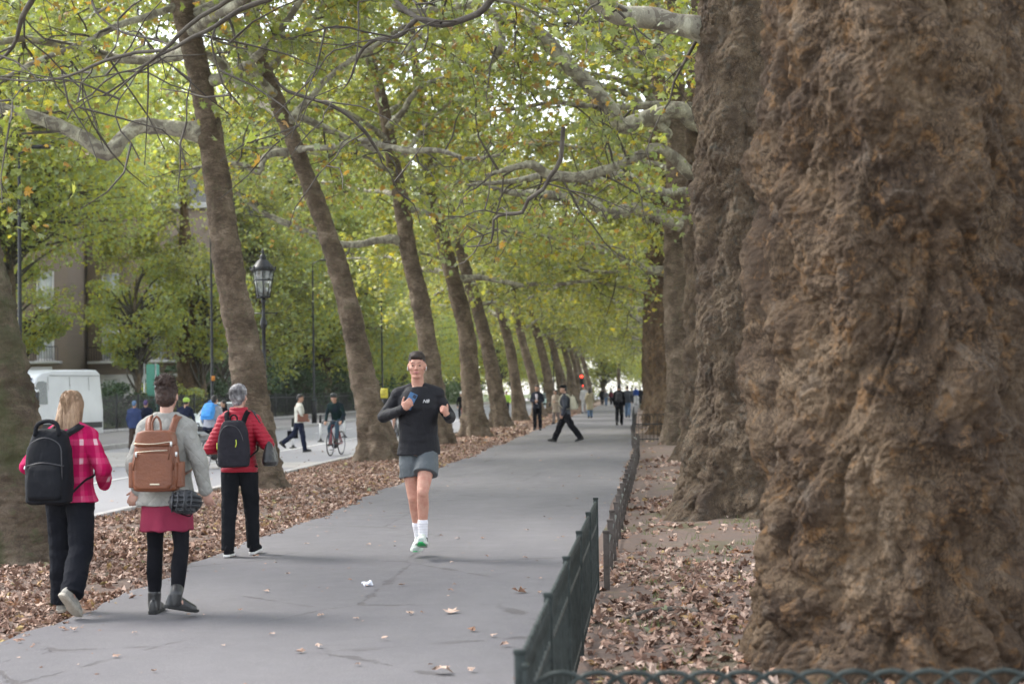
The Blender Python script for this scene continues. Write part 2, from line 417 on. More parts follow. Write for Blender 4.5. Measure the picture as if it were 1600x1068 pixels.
def leaf_mat(name, stops, trans=.45, gl=.35):
    t = NT(name); a = t.n('Attribute', attribute_name='rnd').outputs['Fac']; k = t.n('Attribute', attribute_name='clump').outputs['Fac']
    f = t.math('ADD', t.math('MULTIPLY', a, .75), t.math('MULTIPLY', k, .25))
    c = t.ramp(f, stops)
    v = t.noise(t.pos(), 25, 2); c = t.mix(t.ramp(v, [(.35, .35), (.6, 0.)]), c, (.08, .1, .03))
    tr = t.n('BsdfTranslucent'); m = t.n('MixShader'); m.inputs[0].default_value = trans
    ct = t.mix(1.0, c, (1.25, 1.3, .55), 'MULTIPLY')
    t.l(c, t.p.inputs['Base Color']); t.p.inputs['Roughness'].default_value = gl; t.p.inputs['Specular IOR Level'].default_value = .5
    t.l(ct, tr.inputs[0]); t.l(t.p.outputs[0], m.inputs[1]); t.l(tr.outputs[0], m.inputs[2]); t.l(m.outputs[0], t.out.inputs[0])
    return t.m
GRN = (.175, .215, .08); YG = (.36, .36, .1); PG = (.33, .36, .25); OR = (.46, .25, .07); BR = (.26, .15, .08); YE = (.6, .47, .08)
M_leafN = leaf_mat('plane_leaves', [(.09, BR), (.17, OR), (.24, GRN), (.42, PG), (.55, (.24, .29, .08)), (.68, YG), (.8, (.28, .33, .1)), (.9, YE)])
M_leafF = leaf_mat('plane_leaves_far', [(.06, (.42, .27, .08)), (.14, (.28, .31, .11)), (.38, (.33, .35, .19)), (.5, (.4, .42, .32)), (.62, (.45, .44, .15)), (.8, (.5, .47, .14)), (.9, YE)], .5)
M_leafB = leaf_mat('garden_leaves', [(.15, (.5, .42, .1)), (.3, (.36, .43, .18)), (.45, (.46, .52, .4)), (.6, (.5, .55, .34)), (.72, (.6, .6, .18)), (.88, (.66, .62, .16))], .55)
M_leafD = leaf_mat('evergreen_leaves', [(.2, (.03, .06, .03)), (.5, (.05, .1, .05)), (.8, (.09, .14, .07))], .2, .3)

# leaf shapes: lobed, medium and simple
def leaf_tpl(kind):
    if kind == 'lobed':
        ang = [90, 60, 38, 15, -8, -60, -90, -120, -172, -195, -218, -240]; rad = [1.0, .5, .95, .45, .8, .5, .28, .5, .8, .45, .95, .5]
    elif kind == 'mid':
        ang = [90, 52, 20, -45, -135, 160, 128]; rad = [1.0, .5, .92, .7, .7, .92, .5]
    else:
        ang = [90, 0, -90, 180]; rad = [1.0, .75, .6, .75]
    V = [(0, -.1, 0)] if kind != 'quad' else []
    for a, r in zip(ang, rad):
        x, y = r * math.cos(R(a)), r * math.sin(R(a)); V.append((x, y, -.28 * abs(x) + (.0 if r < .6 else -.08)))
    n = len(ang)
    if kind == 'quad': return np.array(V) * .5, np.array([(0, 1, 2), (0, 2, 3)])
    return np.array(V) * .5, np.array([(0, 1 + (i + 1) % n, 1 + i) for i in range(n)])
TPL = {k: leaf_tpl(k) for k in ('lobed', 'mid', 'quad')}
def rotmats(n, rg, tilt=.9):
    """random orientation; normals mostly up"""
    th = rg.uniform(0, 2 * math.pi, n); nz = rg.normal(size=(n, 3)) * tilt + np.array([0, 0, 1.]); nz /= np.linalg.norm(nz, axis=1)[:, None]
    a = np.stack([np.cos(th), np.sin(th), 0 * th], 1); x = np.cross(a, nz); x /= np.linalg.norm(x, axis=1)[:, None]; y = np.cross(nz, x)
    return np.stack([x, y, nz], -1)
def leaves(name, pts, size, mat, parent, kind='lobed', tilt=.9, seed=1, clump=None, curl=0, **kw):
    rg = np.random.RandomState(seed); n = len(pts); V, Fc = TPL[kind]; V = V.copy()
    s = size * rg.uniform(.45 if not curl else .3, 1.15 if not curl else 1.3, n)
    VV = np.repeat(V[None], n, 0)
    if curl:
        cu = rg.uniform(-1, 1, n) * curl; VV[:, :, 2] += cu[:, None] * (VV[:, :, 0] ** 2 * 2 + VV[:, :, 1] ** 2) + rg.normal(size=VV.shape[:2]) * .1 * curl
    W = np.einsum('nij,nkj->nki', rotmats(n, rg, tilt), VV) * s[:, None, None] + np.asarray(pts)[:, None, :]
    k = len(V); FF = (Fc[None] + (np.arange(n) * k)[:, None, None]).reshape(-1, 3)
    if clump is None: clump = np.clip(.5 + .5 * fbm(np.asarray(pts) * .35, 2), 0, 1)
    rnd = rg.uniform(0, 1, n)
    return mkfast(name, W.reshape(-1, 3), FF, mat, parent, False, attrs={'rnd': np.repeat(rnd, k), 'clump': np.repeat(clump, k)}, **kw)

def trunk(name, path, rad, base, nseg, zs, style, seed, mat, flare=(.5, .4, 5)):
    """path: points (x,y,z) rising; rad(z above base) -> radius; zs: ring heights"""
    path = np.array([list(p) for p in path]); sp = smoothpath(path, .25); o = np.argsort(sp[:, 2]); sp = sp[o]
    zs = np.asarray(zs); cx = np.interp(zs, sp[:, 2], sp[:, 0]); cy = np.interp(zs, sp[:, 2], sp[:, 1])
    # extend below
    an = np.arange(nseg) * 2 * math.pi / nseg; A, Z = np.meshgrid(an, zs); h = np.clip(Z - base[2], -.3, 99)
    r = rad(h); rg = np.random.RandomState(seed); so_ = rg.uniform(0, 50, 3)
    dx, dy = np.cos(A), np.sin(A)
    # buttress flare
    fl = flare[0] * np.exp(-np.clip(h, 0, 9) / flare[1]); ph = rg.uniform(0, 6.28, 3)
    r = r * (1 + fl * (1 + .3 * np.cos(flare[2] * A + ph[0]) + .22 * np.cos((flare[2] + 3) * A + ph[1])))
    Q = np.stack([dx * r * 1.0, dy * r * 1.0, Z], -1).reshape(-1, 3) + so_
    if style == 'ring':      # collars and horizontal wrinkles of the leaning row
        d = fbm(Q * [1.1, 1.1, 1.4], 2) * .05 + fbm(Q * [1.6, 1.6, 8], 3) * .026 + ridge(Q * [3, 3, 13], 2) * .014 + fbm(Q * [8, 8, 10], 3) * .022 + np.abs(pn(Q * [3, 3, 2.2])) * .06 - .02
        for _ in range(int(zs[-1] / 1.1)):
            zc = rg.uniform(.6, zs[-1]); wv = pn(np.stack([dx.ravel() * .8, dy.ravel() * .8, np.full(A.size, zc * 3)], 1)) * .16
            am = .5 + .7 * pn(np.stack([dx.ravel(), dy.ravel(), np.full(A.size, zc * 5 + 9)], 1))
            d = d + rg.uniform(.02, .09) * am * np.exp(-((Z.ravel() - zc - wv) / rg.uniform(.04, .13)) ** 2)
    elif style == 'burl':
        W = Q + np.stack([fbm(Q * 1.5 + 5, 2), fbm(Q * 1.5 + 25, 2), fbm(Q * 1.5 + 45, 2)], 1) * .12
        bl = lambda q, o=2: sum(np.abs(pn(q * 2.1 ** k + 13.7 * k)) * .5 ** k for k in range(o))
        mk = np.clip(.5 + 1.2 * pn(Q * [.9, .9, .7] + 70), 0.1, 1)
        w1, _ = worley(W * [2.3, 2.3, 1.9]); sb = np.exp(-(w1 / .42) ** 2)
        W = Q + np.stack([fbm(Q * 1.4 + 5, 3), fbm(Q * 1.4 + 25, 3), fbm(Q * 1.4 + 45, 3)], 1) * .055
        d = fbm(Q * [1.2, 1.2, .8], 2) * .05 + sb * .08 * mk + bl(W * [2.3, 2.3, .85], 1) * .2 * (.5 + .5 * mk) + bl(W * [4.2, 4.2, 2.8] + 9, 1) * .11 + bl(W * [9, 9, 7] + 9, 2) * .04 - .1
        fis = np.exp(-(pn(W * [3.2, 3.2, 1.4] + 40) / .06) ** 2) * np.clip(pn(Q * 1.7 + 90) * 2.2 + .5, 0, 1)
        d += bl(W * [21, 21, 17], 2) * .02 + fbm(W * 42, 2) * .005 - fis * .025
    else:
        d = fbm(Q * [1.3, 1.3, 1.1], 2) * .07 + fbm(Q * [3, 3, 5], 2) * .02
    r = r + d.reshape(r.shape) * np.clip(r / .5, .3, 1.1)
    V = np.stack([np.interp(Z.ravel(), zs, cx).reshape(Z.shape) + dx * r, np.interp(Z.ravel(), zs, cy).reshape(Z.shape) + dy * r, Z], -1).reshape(-1, 3)
    m = len(zs); i = np.arange(m - 1)[:, None] * nseg; j = np.arange(nseg)[None]; j2 = (j + 1) % nseg
    Fc = np.stack([i + j, i + j2, i + nseg + j2, i + nseg + j], -1).reshape(-1, 4)
    f = lambda z: np.array([np.interp(z, zs, cx), np.interp(z, zs, cy), z])
    return V, Fc, f

def limb_path(pts, rr, step=.12, wob=.03, seed=0):
    """control points with radii -> kinked smooth tube samples"""
    D = np.concatenate([np.array([list(p) for p in pts]), np.array(rr)[:, None]], 1); S = smoothpath(D, step)
    q = S[:, :3]; S[:, :3] = q + np.stack([fbm(q * 1.7 + seed, 2), fbm(q * 1.7 + 31 + seed, 2), fbm(q * 1.7 + 67 + seed, 2)], 1) * wob
    S[:, 3] *= 1 + .1 * pn(q * 3.1 + seed)
    return S
def spawn(rg, S, tw, LP, n2, len2=(1.0, 2.4), t0=.2, leafn=12, sprd=.2, keep=None, droop=.15, tert=4, r2=.028):
    """secondary and tertiary twigs off limb samples S; leaf points into LP"""
    n = len(S)
    for q in range(n2):
        i = int(n * (t0 + (1 - t0) * (q + rg.uniform(0, 1)) / n2)); i = min(i, n - 2)
        p = S[i, :3]; T = S[i + 1, :3] - S[max(0, i - 1), :3]; T = T / (np.linalg.norm(T) + 1e-9)
        d = T * .5 + rg.normal(size=3) * [.75, .75, .45]; d /= np.linalg.norm(d)
        L = rg.uniform(*len2); m = 6; pts = [p]
        for k in range(m):
            d = d + rg.normal(size=3) * .28 + [0, 0, -droop * .5]; d /= np.linalg.norm(d); pts.append(pts[-1] + d * L / m)
        pts = np.array(pts); tw.tube(pts, np.linspace(min(r2, S[i, 3] * .6), .006, m + 1), 5)
        for k in range(tert):
            j = rg.randint(1, m + 1); a = pts[j]; e = pts[j] - pts[j - 1]; e /= np.linalg.norm(e); e = e * .6 + rg.normal(size=3) * .7; e /= np.linalg.norm(e)
            l = rg.uniform(.4, 1.0); tp = [a]
            for z in range(3): e = e + rg.normal(size=3) * .25 + [0, 0, -droop]; e /= np.linalg.norm(e); tp.append(tp[-1] + e * l / 3)
            tp = np.array(tp); tw.tube(tp, [.010, .008, .006, .004], 3)
            u = rg.uniform(0, 3, leafn); ii = np.minimum(u.astype(int), 2); fr = (u - ii)[:, None]
            LP.append(tp[ii] * (1 - fr) + tp[ii + 1] * fr + rg.normal(size=(leafn, 3)) * sprd - [0, 0, .06])
        u = rg.uniform(1, m, leafn); ii = np.minimum(u.astype(int), m - 1); fr = (u - ii)[:, None]
        LP.append(pts[ii] * (1 - fr) + pts[ii + 1] * fr + rg.normal(size=(leafn, 3)) * sprd)
def auto_limbs(rg, f, base, zr, n, reach, r0=.11, az_bias=None, elev=(5, 40)):
    out = []
    for k in range(n):
        z = zr[0] + (zr[1] - zr[0]) * ((k + rg.uniform(0, 1)) / n) ** 1.1; az = k * 2.4 + rg.uniform(-.6, .6)
        if az_bias is not None and rg.uniform() < .55: az = az_bias + rg.normal() * .7
        hf = (z - zr[0]) / (zr[1] - zr[0]); L = reach * (1 - .35 * hf) * rg.uniform(.75, 1.2); el = R(rg.uniform(*elev)) + hf * .5
        d = np.array([math.cos(az) * math.cos(el), math.sin(az) * math.cos(el), math.sin(el)]); p = f(z); pts = [p]; m = max(5, int(L / .8))
        for j in range(m):
            d = d + rg.normal(size=3) * [.2, .2, .17]; d[2] = np.clip(d[2] - .03, -.25, .8); d /= np.linalg.norm(d); pts.append(pts[-1] + d * L / m)
        rr = r0 * rg.uniform(.6, 1.1) * (1 - .3 * hf) * np.linspace(1, .18, m + 1); rr[0] *= 1.4
        out.append(limb_path(pts, rr, .3, .04, k * 3.7))
    return out
def filt(Lp, axes, cyl=.0, cam_min=0, limbs=None, lr=.3):
    Lp = np.concatenate(Lp); k = np.ones(len(Lp), bool)
    for f, rad, zmax in axes:
        c = np.stack([np.interp(Lp[:, 2], f[:, 2], f[:, 0]), np.interp(Lp[:, 2], f[:, 2], f[:, 1])], 1)
        k &= (np.hypot(Lp[:, 0] - c[:, 0], Lp[:, 1] - c[:, 1]) > rad) | (Lp[:, 2] > zmax)
    if cam_min: k &= (np.linalg.norm(Lp - np.array(CL), axis=1) > cam_min) | (Lp[:, 2] > 6.5)
    if limbs is not None and len(limbs):
        A = np.concatenate(limbs)[:, :3]
        for s in range(0, len(A), 3):
            k &= np.einsum('ij,ij->i', Lp - A[s], Lp - A[s]) > lr * lr
    k &= Lp[:, 2] > 2.6
    return Lp[k]
def corridor(Lp, segs):
    """drop leaf points that grow right in front of a bare limb or trunk, as pruned branches leave it"""
    return Lp
def treeparts(root, tv, tf, bmat, main, autos, tw, lp, lk, ls, lmat, seed, merge=True):
    mkfast('trunk', tv, tf, bmat, root)
    for S, sg in main:
        if sg == 6: q = QB(); q.tube(S[:, :3], S[:, 3], 6); q.build('branch', M_twig, root); continue
        q = QB(); V, Fc, _ = tube_arr(S[:, :3], S[:, 3], sg); no = V - np.repeat(S[:, :3], sg, 0)
        V = V + no * (fbm(V * 6, 2) * .16)[:, None]; q.add(V, Fc); q.build('limb', M_limb, root)
    if autos:
        q = QB()
        for S in autos: q.tube(S[:, :3], S[:, 3], 8)
        q.build('upper_limbs', M_limb, root)
    if tw.n: tw.build('twigs', M_twig, root)
    if len(lp): leaves('crown', lp, ls, lmat, root, lk, .85, seed)

ROOTS = {}
L_rad = lambda s=1.0, q=.8: (lambda h: q * s * np.interp(h, [0, 1.3, 4, 7.5, 11, 15, 18], [.43, .385, .33, .28, .2, .1, .03]))
R_rad = lambda s=1.0: (lambda h: s * np.interp(h, [0, 1.3, 4, 7.5, 11, 15, 18], [.7, .66, .62, .5, .33, .15, .04]))
def zlist(z0, fine_to, dz, top, dz2): return np.concatenate([np.arange(z0, fine_to, dz), np.arange(fine_to, top, dz2)])

def px_path(pts, Y, rpx=None):
    """sight-line points at distance Y (or each with its own Y) -> world"""
    out = []
    for p in pts: out.append(np.array(P(p[0], p[1], p[2] if len(p) > 2 else Y)))
    return out
def px_limb(pts, Y, rpx, dy=0, seed=0, wob=.02, step=.12):
    n = len(pts); W = [np.array(P(p[0], p[1], Y + dy * i / (n - 1))) for i, p in enumerate(pts)]
    rr = [r * w[1] / F for r, w in zip(np.interp(np.arange(n), np.linspace(0, n - 1, len(rpx)), rpx), W)]
    return limb_path(W, rr, step, wob, seed)

def make_tree(key, base, path, radf, style, bmat, seed, label, nseg=96, zl=None, main=(), nauto=16, zr=(4.5, 15), reach=6.5, n2=9, tert=4, leafn=21,
              lk='lobed', ls=.2, lmat=None, axr=.9, axz=7.5, cam_min=0, az=None, mainn2=8, mleaf=None, flare=(.5, .4, 5), group=None, elev=(5, 40), lr=.75, r0=.11, main_twigs=None, t0=.2):
    rg = np.random.RandomState(seed); root = empty('plane_tree', base, label, 'tree', group)
    if zl is None: zl = zlist(base[2] - .25, 9, .05, 18, .3)
    V, Fc, f = trunk('trunk', path, radf, base, nseg, zl, style, seed, bmat, flare)
    tw = QB(); LP = []; autos = auto_limbs(rg, f, base, zr, nauto, reach, r0, az, elev)
    for S in autos: spawn(rg, S, tw, LP, n2, leafn=leafn, tert=tert)
    for i, S in enumerate(main):
        spawn(rg, S, tw, LP, (main_twigs[i] if main_twigs else mainn2), leafn=mleaf or leafn, len2=(.35, 1.0) if mleaf and i else (1.0, 2.4), r2=.009 if mleaf and i else .028, tert=2 if mleaf and i else tert, t0=.3)
    zz = np.linspace(0, 18, 60); ax = np.array([f(z) for z in zz])
    lp = filt(LP, [(ax, axr, axz)], 0, cam_min, list(main), lr)
    treeparts(root, V, Fc, bmat, [(S, 14 if len(S) and S[0, 3] > .05 else 6) for S in main], autos, tw, lp, lk, ls, lmat or M_leafN, seed)
    ROOTS[key] = root; return root
def dup_tree(src, loc, label, group=None, sy=1, scale=1, rz=0):
    r = src.copy(); C.objects.link(r); r.location = loc; r.scale = (scale, scale * sy, scale); r.rotation_euler = (0, 0, rz); r['label'] = label
    if group: r['group'] = group
    for ch in list(src.children):
        c = ch.copy(); C.objects.link(c); c.parent = r
    return r

# ---- left row, leaning over the road ----
def Lpath(base, pts, Y):
    w = px_path(pts, Y); return [np.array([w[0][0], w[0][1], base[2] - .5])] + w + [w[-1] + (w[-1] - w[-2]) / max(.3, (w[-1] - w[-2])[2]) * 3, np.array([w[-1][0] - 1.2, w[-1][1], 18.5])]
b0 = Vector((-6.02, 14.6, -.05))
make_tree('L0', b0, Lpath(b0, [(22, 860), (15, 760), (-8, 600), (-35, 450), (-90, 250), (-140, 50), (-180, -150)], 14.6), lambda h: np.interp(h, [0, 1.3, 3, 7.5, 11, 15, 18], [.4, .35, .3, .23, .17, .1, .03]), 'ring', B_LM, 11,
          'mossy brown plane tree cut off by the left edge beside the woman in pink', 128, zlist(-.3, 5, .025, 18, .25), [], 17, (6.2, 15), 5.5, 7, 4, 18, ls=.18, cam_min=11, flare=(.45, .35, 5))
b1 = Vector((-6.46, 26.0, -.05))
L1A = px_limb([(312, 205), (285, 203), (225, 197), (195, 212), (167, 240), (120, 208), (60, 184), (0, 168), (-90, 150), (-200, 155)], 26, [19, 13, 12, 12, 13, 11, 10, 9, 7, 3], -1.5, 1)
L1B = px_limb([(285, 5), (245, 20), (180, 42), (120, 72), (60, 95), (0, 122), (-70, 130)], 26, [7, 6, 5, 4, 4, 3, 2], -2, 2)
make_tree('L1', b1, Lpath(b1, [(402, 750), (397, 650), (385, 560), (363, 450), (345, 330), (330, 215), (312, 120), (288, 20), (255, -150), (230, -280)], 26), lambda h: np.interp(h, [0, 1.3, 3, 5, 7.5, 11, 15, 18], [.37, .30, .265, .235, .195, .165, .11, .03]), 'ring', B_L, 12,
          'thick leaning plane tree behind the woman in the red jacket', 112, zlist(-.3, 9.5, .035, 18, .3), [L1A, L1B], 19, (6.8, 15), 6.5, 10, 4, 22, ls=.22, main_twigs=[9, 9])
b2 = Vector((-6.11, 35.9, -.05))
L2A = px_limb([(412, 112), (398, 110), (370, 124), (348, 103), (322, 84), (290, 75), (240, 60)], 36, [9, 8, 7, 7, 6, 5, 3], -2, 3)
L2B = px_limb([(398, 85), (372, 42), (345, 12), (300, -5), (250, -30)], 36, [10, 9, 9, 8, 6], 0, 4)
L2C = px_limb([(415, 110), (428, 98), (440, 62), (428, 32), (412, 5), (400, -40)], 36, [9, 8, 7, 7, 6, 4], 0, 5)
L2D = px_limb([(450, 237), (430, 239), (414, 246), (404, 270), (385, 259), (350, 255), (300, 262)], 36, [7, 6, 5, 5, 4, 3, 2], -1, 6)
L2E = px_limb([(455, 235), (477, 232), (515, 230), (568, 219), (607, 230), (641, 235), (689, 236), (730, 248), (790, 240)], 36, [7, 5, 5, 5, 5, 5, 4, 3, 2], -2, 7)
L2F = px_limb([(445, 180), (467, 183), (506, 199), (548, 219), (590, 236)], 36, [6, 6, 6, 5, 4], 1, 8)
make_tree('L2', b2, Lpath(b2, [(590, 705), (578, 640), (562, 560), (545, 480), (520, 390), (492, 310), (462, 230), (432, 155), (405, 75), (385, -20), (350, -200)], 36), lambda h: np.interp(h, [0, 1.3, 3, 5, 7.5, 11, 15, 18], [.4, .315, .27, .24, .195, .16, .11, .03]), 'ring', B_L, 13,
          'leaning plane tree with spreading base left of the runner', 104, zlist(-.3, 11, .045, 18, .3), [L2A, L2B, L2C, L2D, L2E, L2F], 14, (7.5, 15.5), 6.5, 10, 4, 22, ls=.22, main_twigs=[4, 4, 4, 4, 9, 4], flare=(.62, .5, 5))
b3 = Vector((-6.36, 47.2, -.05))
L3A = px_limb([(628, 378), (610, 373), (590, 376), (560, 381), (520, 379), (480, 362), (440, 345), (400, 325), (370, 300)], 47, [9, 7, 6, 6, 5, 5, 5, 4, 3], -2, 9)
make_tree('L3', b3, Lpath(b3, [(686, 690), (678, 610), (668, 540), (655, 460), (640, 400), (626, 310), (612, 240), (600, 170), (586, 115), (571, 60), (560, -60)], 47), L_rad(1.05), 'ring', B_L, 14,
          'leaning plane tree directly behind the runner', 80, zlist(-.3, 13, .06, 18, .3), [L3A], 16, (7, 15.5), 6.5, 10, 4, 22, ls=.22, flare=(.55, .5, 5))
LB = {4: ((-5.76, 53.9), [(742, 675), (738, 620), (733, 559), (729, 520), (715, 460), (699, 400), (684, 340), (672, 280), (660, 200), (645, 60)]),
      5: ((-6.15, 68.0), [(782, 660), (773, 600), (760, 535), (744, 475), (727, 418), (712, 360), (695, 300), (670, 200)]),
      6: ((-6.4, 82.0), [(812, 652), (806, 600), (795, 535), (778, 475), (766, 418), (752, 360), (735, 290)]),
      7: ((-6.25, 95.0), [(842, 646), (832, 590), (817, 535), (802, 475), (789, 418), (775, 360), (765, 300)])}
Llab = {4: 'plane tree just right of the runner, its base on the leafy verge', 5: 'plane tree second right of the runner, wide ridged base',
        6: 'third plane tree right of the runner, before the man in a suit', 7: 'bent plane tree just left of the man in a dark suit'}
for k, (xy, pts) in LB.items():
    b = Vector((xy[0], xy[1], -.05))
    make_tree('L%d' % k, b, Lpath(b, pts, xy[1]), L_rad(1.12 if k < 6 else 1.0), 'ring' if k < 6 else 'plain', B_L, 20 + k, Llab[k], 64 if k < 6 else 40,
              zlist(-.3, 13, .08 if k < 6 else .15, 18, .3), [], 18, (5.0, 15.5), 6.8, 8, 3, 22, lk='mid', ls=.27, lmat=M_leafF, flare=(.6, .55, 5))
far = [(-6.1, 108), (-6.0, 120), (-6.3, 133), (-6.1, 146), (-6.2, 160), (-6.1, 175), (-6.1, 192)]
ordn = ['ninth', 'tenth', 'eleventh', 'twelfth', 'thirteenth', 'fourteenth', 'fifteenth']
for i, (x, y) in enumerate(far):
    dup_tree(ROOTS['L%d' % (5 + i % 3)], (x, y, -.05), 'small distant leaning plane, %s trunk of the left row' % ordn[i], 'distant plane trees of the left row', 1 if i % 2 else -1)
for k in range(8): ROOTS['L%d' % k]['group'] = 'leaning plane trees along the road verge'

# ---- right row, upright and burly ----
def Rpath(x, y, lean=0, ls=0): return [np.array([x + lean * z / 10 + ls * math.sin(z * .9), y, z]) for z in (-.6, .5, 2, 4, 6, 8, 11, 14, 18.5)]
b = Vector((1.33, 8.5, 0.0)); 
R1M = [limb_path([(1.2, 8.5, 5.2), (.4, 8.6, 5.3), (-.6, 8.9, 4.9), (-1.55, 9.3, 4.3), (-2.1, 9.5, 4.09), (-2.6, 9.7, 4.35), (-3.4, 10.1, 4.9), (-4.6, 10.7, 5.2)], [.2, .15, .11, .09, .085, .08, .06, .03], .08, .02, 3)]
for k_, (pts_, y_, r_) in enumerate((([(440, -12), (419, 0), (375, 14), (337, 40), (300, 58), (275, 75), (244, 90), (200, 125), (166, 162)], 10, [5, 4.5, 3.5, 3, 2, 1]),
        ([(380, -40), (356, 0), (312, 28), (281, 56), (255, 80), (212, 83), (162, 97), (106, 119), (37, 126), (-30, 120)], 10, [4, 3.5, 3, 3, 2, 1]),
        ([(90, -60), (50, 0), (31, 28), (25, 60), (10, 85), (-30, 110)], 10.5, [6, 5, 4, 3, 2]), ([(244, 90), (262, 70), (240, 62), (190, 50), (150, 20), (140, -20)], 11, [1.2, 2, 2, 2]),
        ([(800, -40), (767, 0), (748, 22), (703, 37), (675, 38), (647, 25), (624, 8), (600, -20)], 12, [6, 6, 5, 4, 4, 3]), ([(690, 36), (652, 30), (630, 50), (614, 58), (590, 60), (568, 76), (557, 98), (548, 121), (535, 140)], 12.3, [4, 4, 3, 3, 2, 1]),
        ([(430, 120), (450, 143), (506, 160), (543, 180), (571, 208), (580, 222), (600, 250)], 15, [2, 3, 3, 3, 2]), ([(880, 200), (875, 250), (860, 275), (850, 295), (825, 312), (815, 332), (790, 336), (770, 345), (767, 380), (730, 385)], 15, [4, 4, 3.5, 3, 3, 2, 1]))):
    R1M.append(px_limb(pts_, y_, r_, .8, 40 + k_, .015, .08))
make_tree('R1', b, Rpath(1.36, 8.5, .06), lambda h: np.interp(h, [0, .6, 1.6, 4, 7.5, 11, 15, 18], [.8, .74, .69, .66, .5, .33, .15, .04]), 'burl', B_R, 31,
          'massive burly plane trunk filling the right side, knobbly warm brown bark', 640, zlist(-.25, 4.4, .0075, 18, .3), R1M, 12, (6.4, 15), 5.5, 6, 4, 12, ls=.18, cam_min=9, axz=16, flare=(.16, .3, 5), mleaf=1, main_twigs=[2, 5, 5, 3, 1, 3, 3, 3, 3])
R2A = px_limb([(1168, 108), (1122, 66), (1095, 48), (1060, 38), (1010, 27), (965, 22), (938, 2), (915, -25), (880, -60)], 18.75, [20, 22, 20, 18, 17, 16, 15, 14, 10], -1.1, 11, .015)
make_tree('R2', Vector((1.17, 18.5, 0)), Rpath(1.17, 18.5, .1, .03), lambda h: np.interp(h, [0, .5, 1.6, 3, 4, 7.5, 11, 15, 18], [.74, .67, .6, .54, .5, .43, .33, .15, .04]), 'burl', B_R2, 32,
          'second burly plane tree of the right row, flared mossy base behind the low fence', 384, zlist(-.25, 6.2, .016, 18, .3), [R2A], 12, (8.2, 15), 6, 8, 4, 16, ls=.19, cam_min=12, axz=16, elev=(20, 50), flare=(.36, .45, 5), main_twigs=[4])
R3A = px_limb([(1115, 200), (1100, 190), (1080, 188), (1066, 173), (1048, 174), (1000, 187), (970, 196), (950, 165), (900, 113), (850, 60), (810, 30), (780, 26), (740, 8), (700, 12), (650, 18), (600, 5)], 31.3, [24, 20, 15, 12, 13, 13, 13, 12, 12, 11, 10, 9, 7, 6, 5, 3], -2.5, 12, .02)
R3B = px_limb([(779, 30), (782, 55), (784, 72), (774, 88), (768, 100)], 29.6, [8, 7, 7, 5, 2], 0, 13, .01)
R3C = px_limb([(1090, 275), (1075, 268), (1055, 248), (1025, 231), (992, 246), (950, 264), (900, 277), (855, 272), (832, 258), (800, 262), (760, 275)], 31.5, [12, 10, 9, 8, 8, 8, 8, 8, 7, 5, 3], -2, 14, .02)
make_tree('R3', Vector((1.42, 31.6, 0)), Rpath(1.42, 31.6, .1, .04), R_rad(.85), 'burl', B_R2, 33,
          'third plane tree of the right row, with a long pale zigzag limb', 200, zlist(-.25, 9.5, .035, 18, .3), [R3A, R3B, R3C], 13, (7, 15), 6, 9, 4, 20, ls=.2, axz=16, az=math.pi, flare=(.4, .5, 5), main_twigs=[12, 1, 10])
R4A = px_limb([(1062, 348), (1035, 340), (1010, 328), (985, 326), (955, 334), (925, 320), (880, 308), (840, 303), (800, 300), (760, 292)], 43, [13, 11, 10, 10, 10, 9, 8, 7, 5, 3], -2, 15, .03)
R4B = px_limb([(1085, 303), (1072, 299), (1050, 300), (1030, 300), (1005, 292), (985, 276), (965, 270), (950, 274), (925, 287), (905, 277), (880, 272), (840, 276), (790, 284), (730, 290)], 43, [7, 7, 6, 6, 6, 6, 5, 6, 6, 6, 5, 5, 4, 2], -6, 16, .02)
make_tree('R4', Vector((1.12, 43.5, 0)), Rpath(1.12, 43.5, 0, .04), R_rad(.66), 'ring', B_L, 34,
          'fourth plane tree of the right row, slimmer ringed grey trunk with a pale low limb', 96, zlist(-.25, 12, .06, 18, .3), [R4A, R4B], 15, (7, 15), 6, 9, 4, 20, ls=.2, axz=16, az=math.pi, flare=(.4, .5, 5), main_twigs=[9, 10])
R5A = px_limb([(1040, 424), (1015, 421), (990, 412), (960, 398), (942, 391), (915, 380), (890, 372), (855, 364), (810, 364), (790, 380), (775, 390)], 53, [8, 7, 6, 6, 6, 5, 5, 5, 5, 4, 3], -3, 17, .03)
make_tree('R5', Vector((.92, 53.5, 0)), Rpath(.92, 53.5, -.1, .04), R_rad(.85), 'burl', B_R, 35,
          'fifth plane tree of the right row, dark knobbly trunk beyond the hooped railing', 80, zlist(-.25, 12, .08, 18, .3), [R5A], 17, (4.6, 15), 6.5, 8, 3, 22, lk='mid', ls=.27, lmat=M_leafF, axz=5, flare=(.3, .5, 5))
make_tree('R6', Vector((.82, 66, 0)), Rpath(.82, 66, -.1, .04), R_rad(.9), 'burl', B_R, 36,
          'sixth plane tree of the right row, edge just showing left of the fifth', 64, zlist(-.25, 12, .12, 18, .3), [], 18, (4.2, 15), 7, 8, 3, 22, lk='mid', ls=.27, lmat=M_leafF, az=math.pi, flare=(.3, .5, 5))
on = ['seventh', 'eighth', 'ninth', 'tenth', 'eleventh', 'twelfth', 'thirteenth', 'fourteenth', 'fifteenth', 'sixteenth']
for i in range(10):
    dup_tree(ROOTS['R6' if i % 2 else 'R5'], (.75 + .1 * (i % 3), 79 + i * 12.5, 0), 'distant upright plane, %s trunk of the right row' % on[i], 'plane trees of the right row', -1 if i % 3 == 1 else 1, rz=.5 * (i % 3 - 1))
for k in range(1, 7): ROOTS['R%d' % k]['group'] = 'plane trees of the right row'

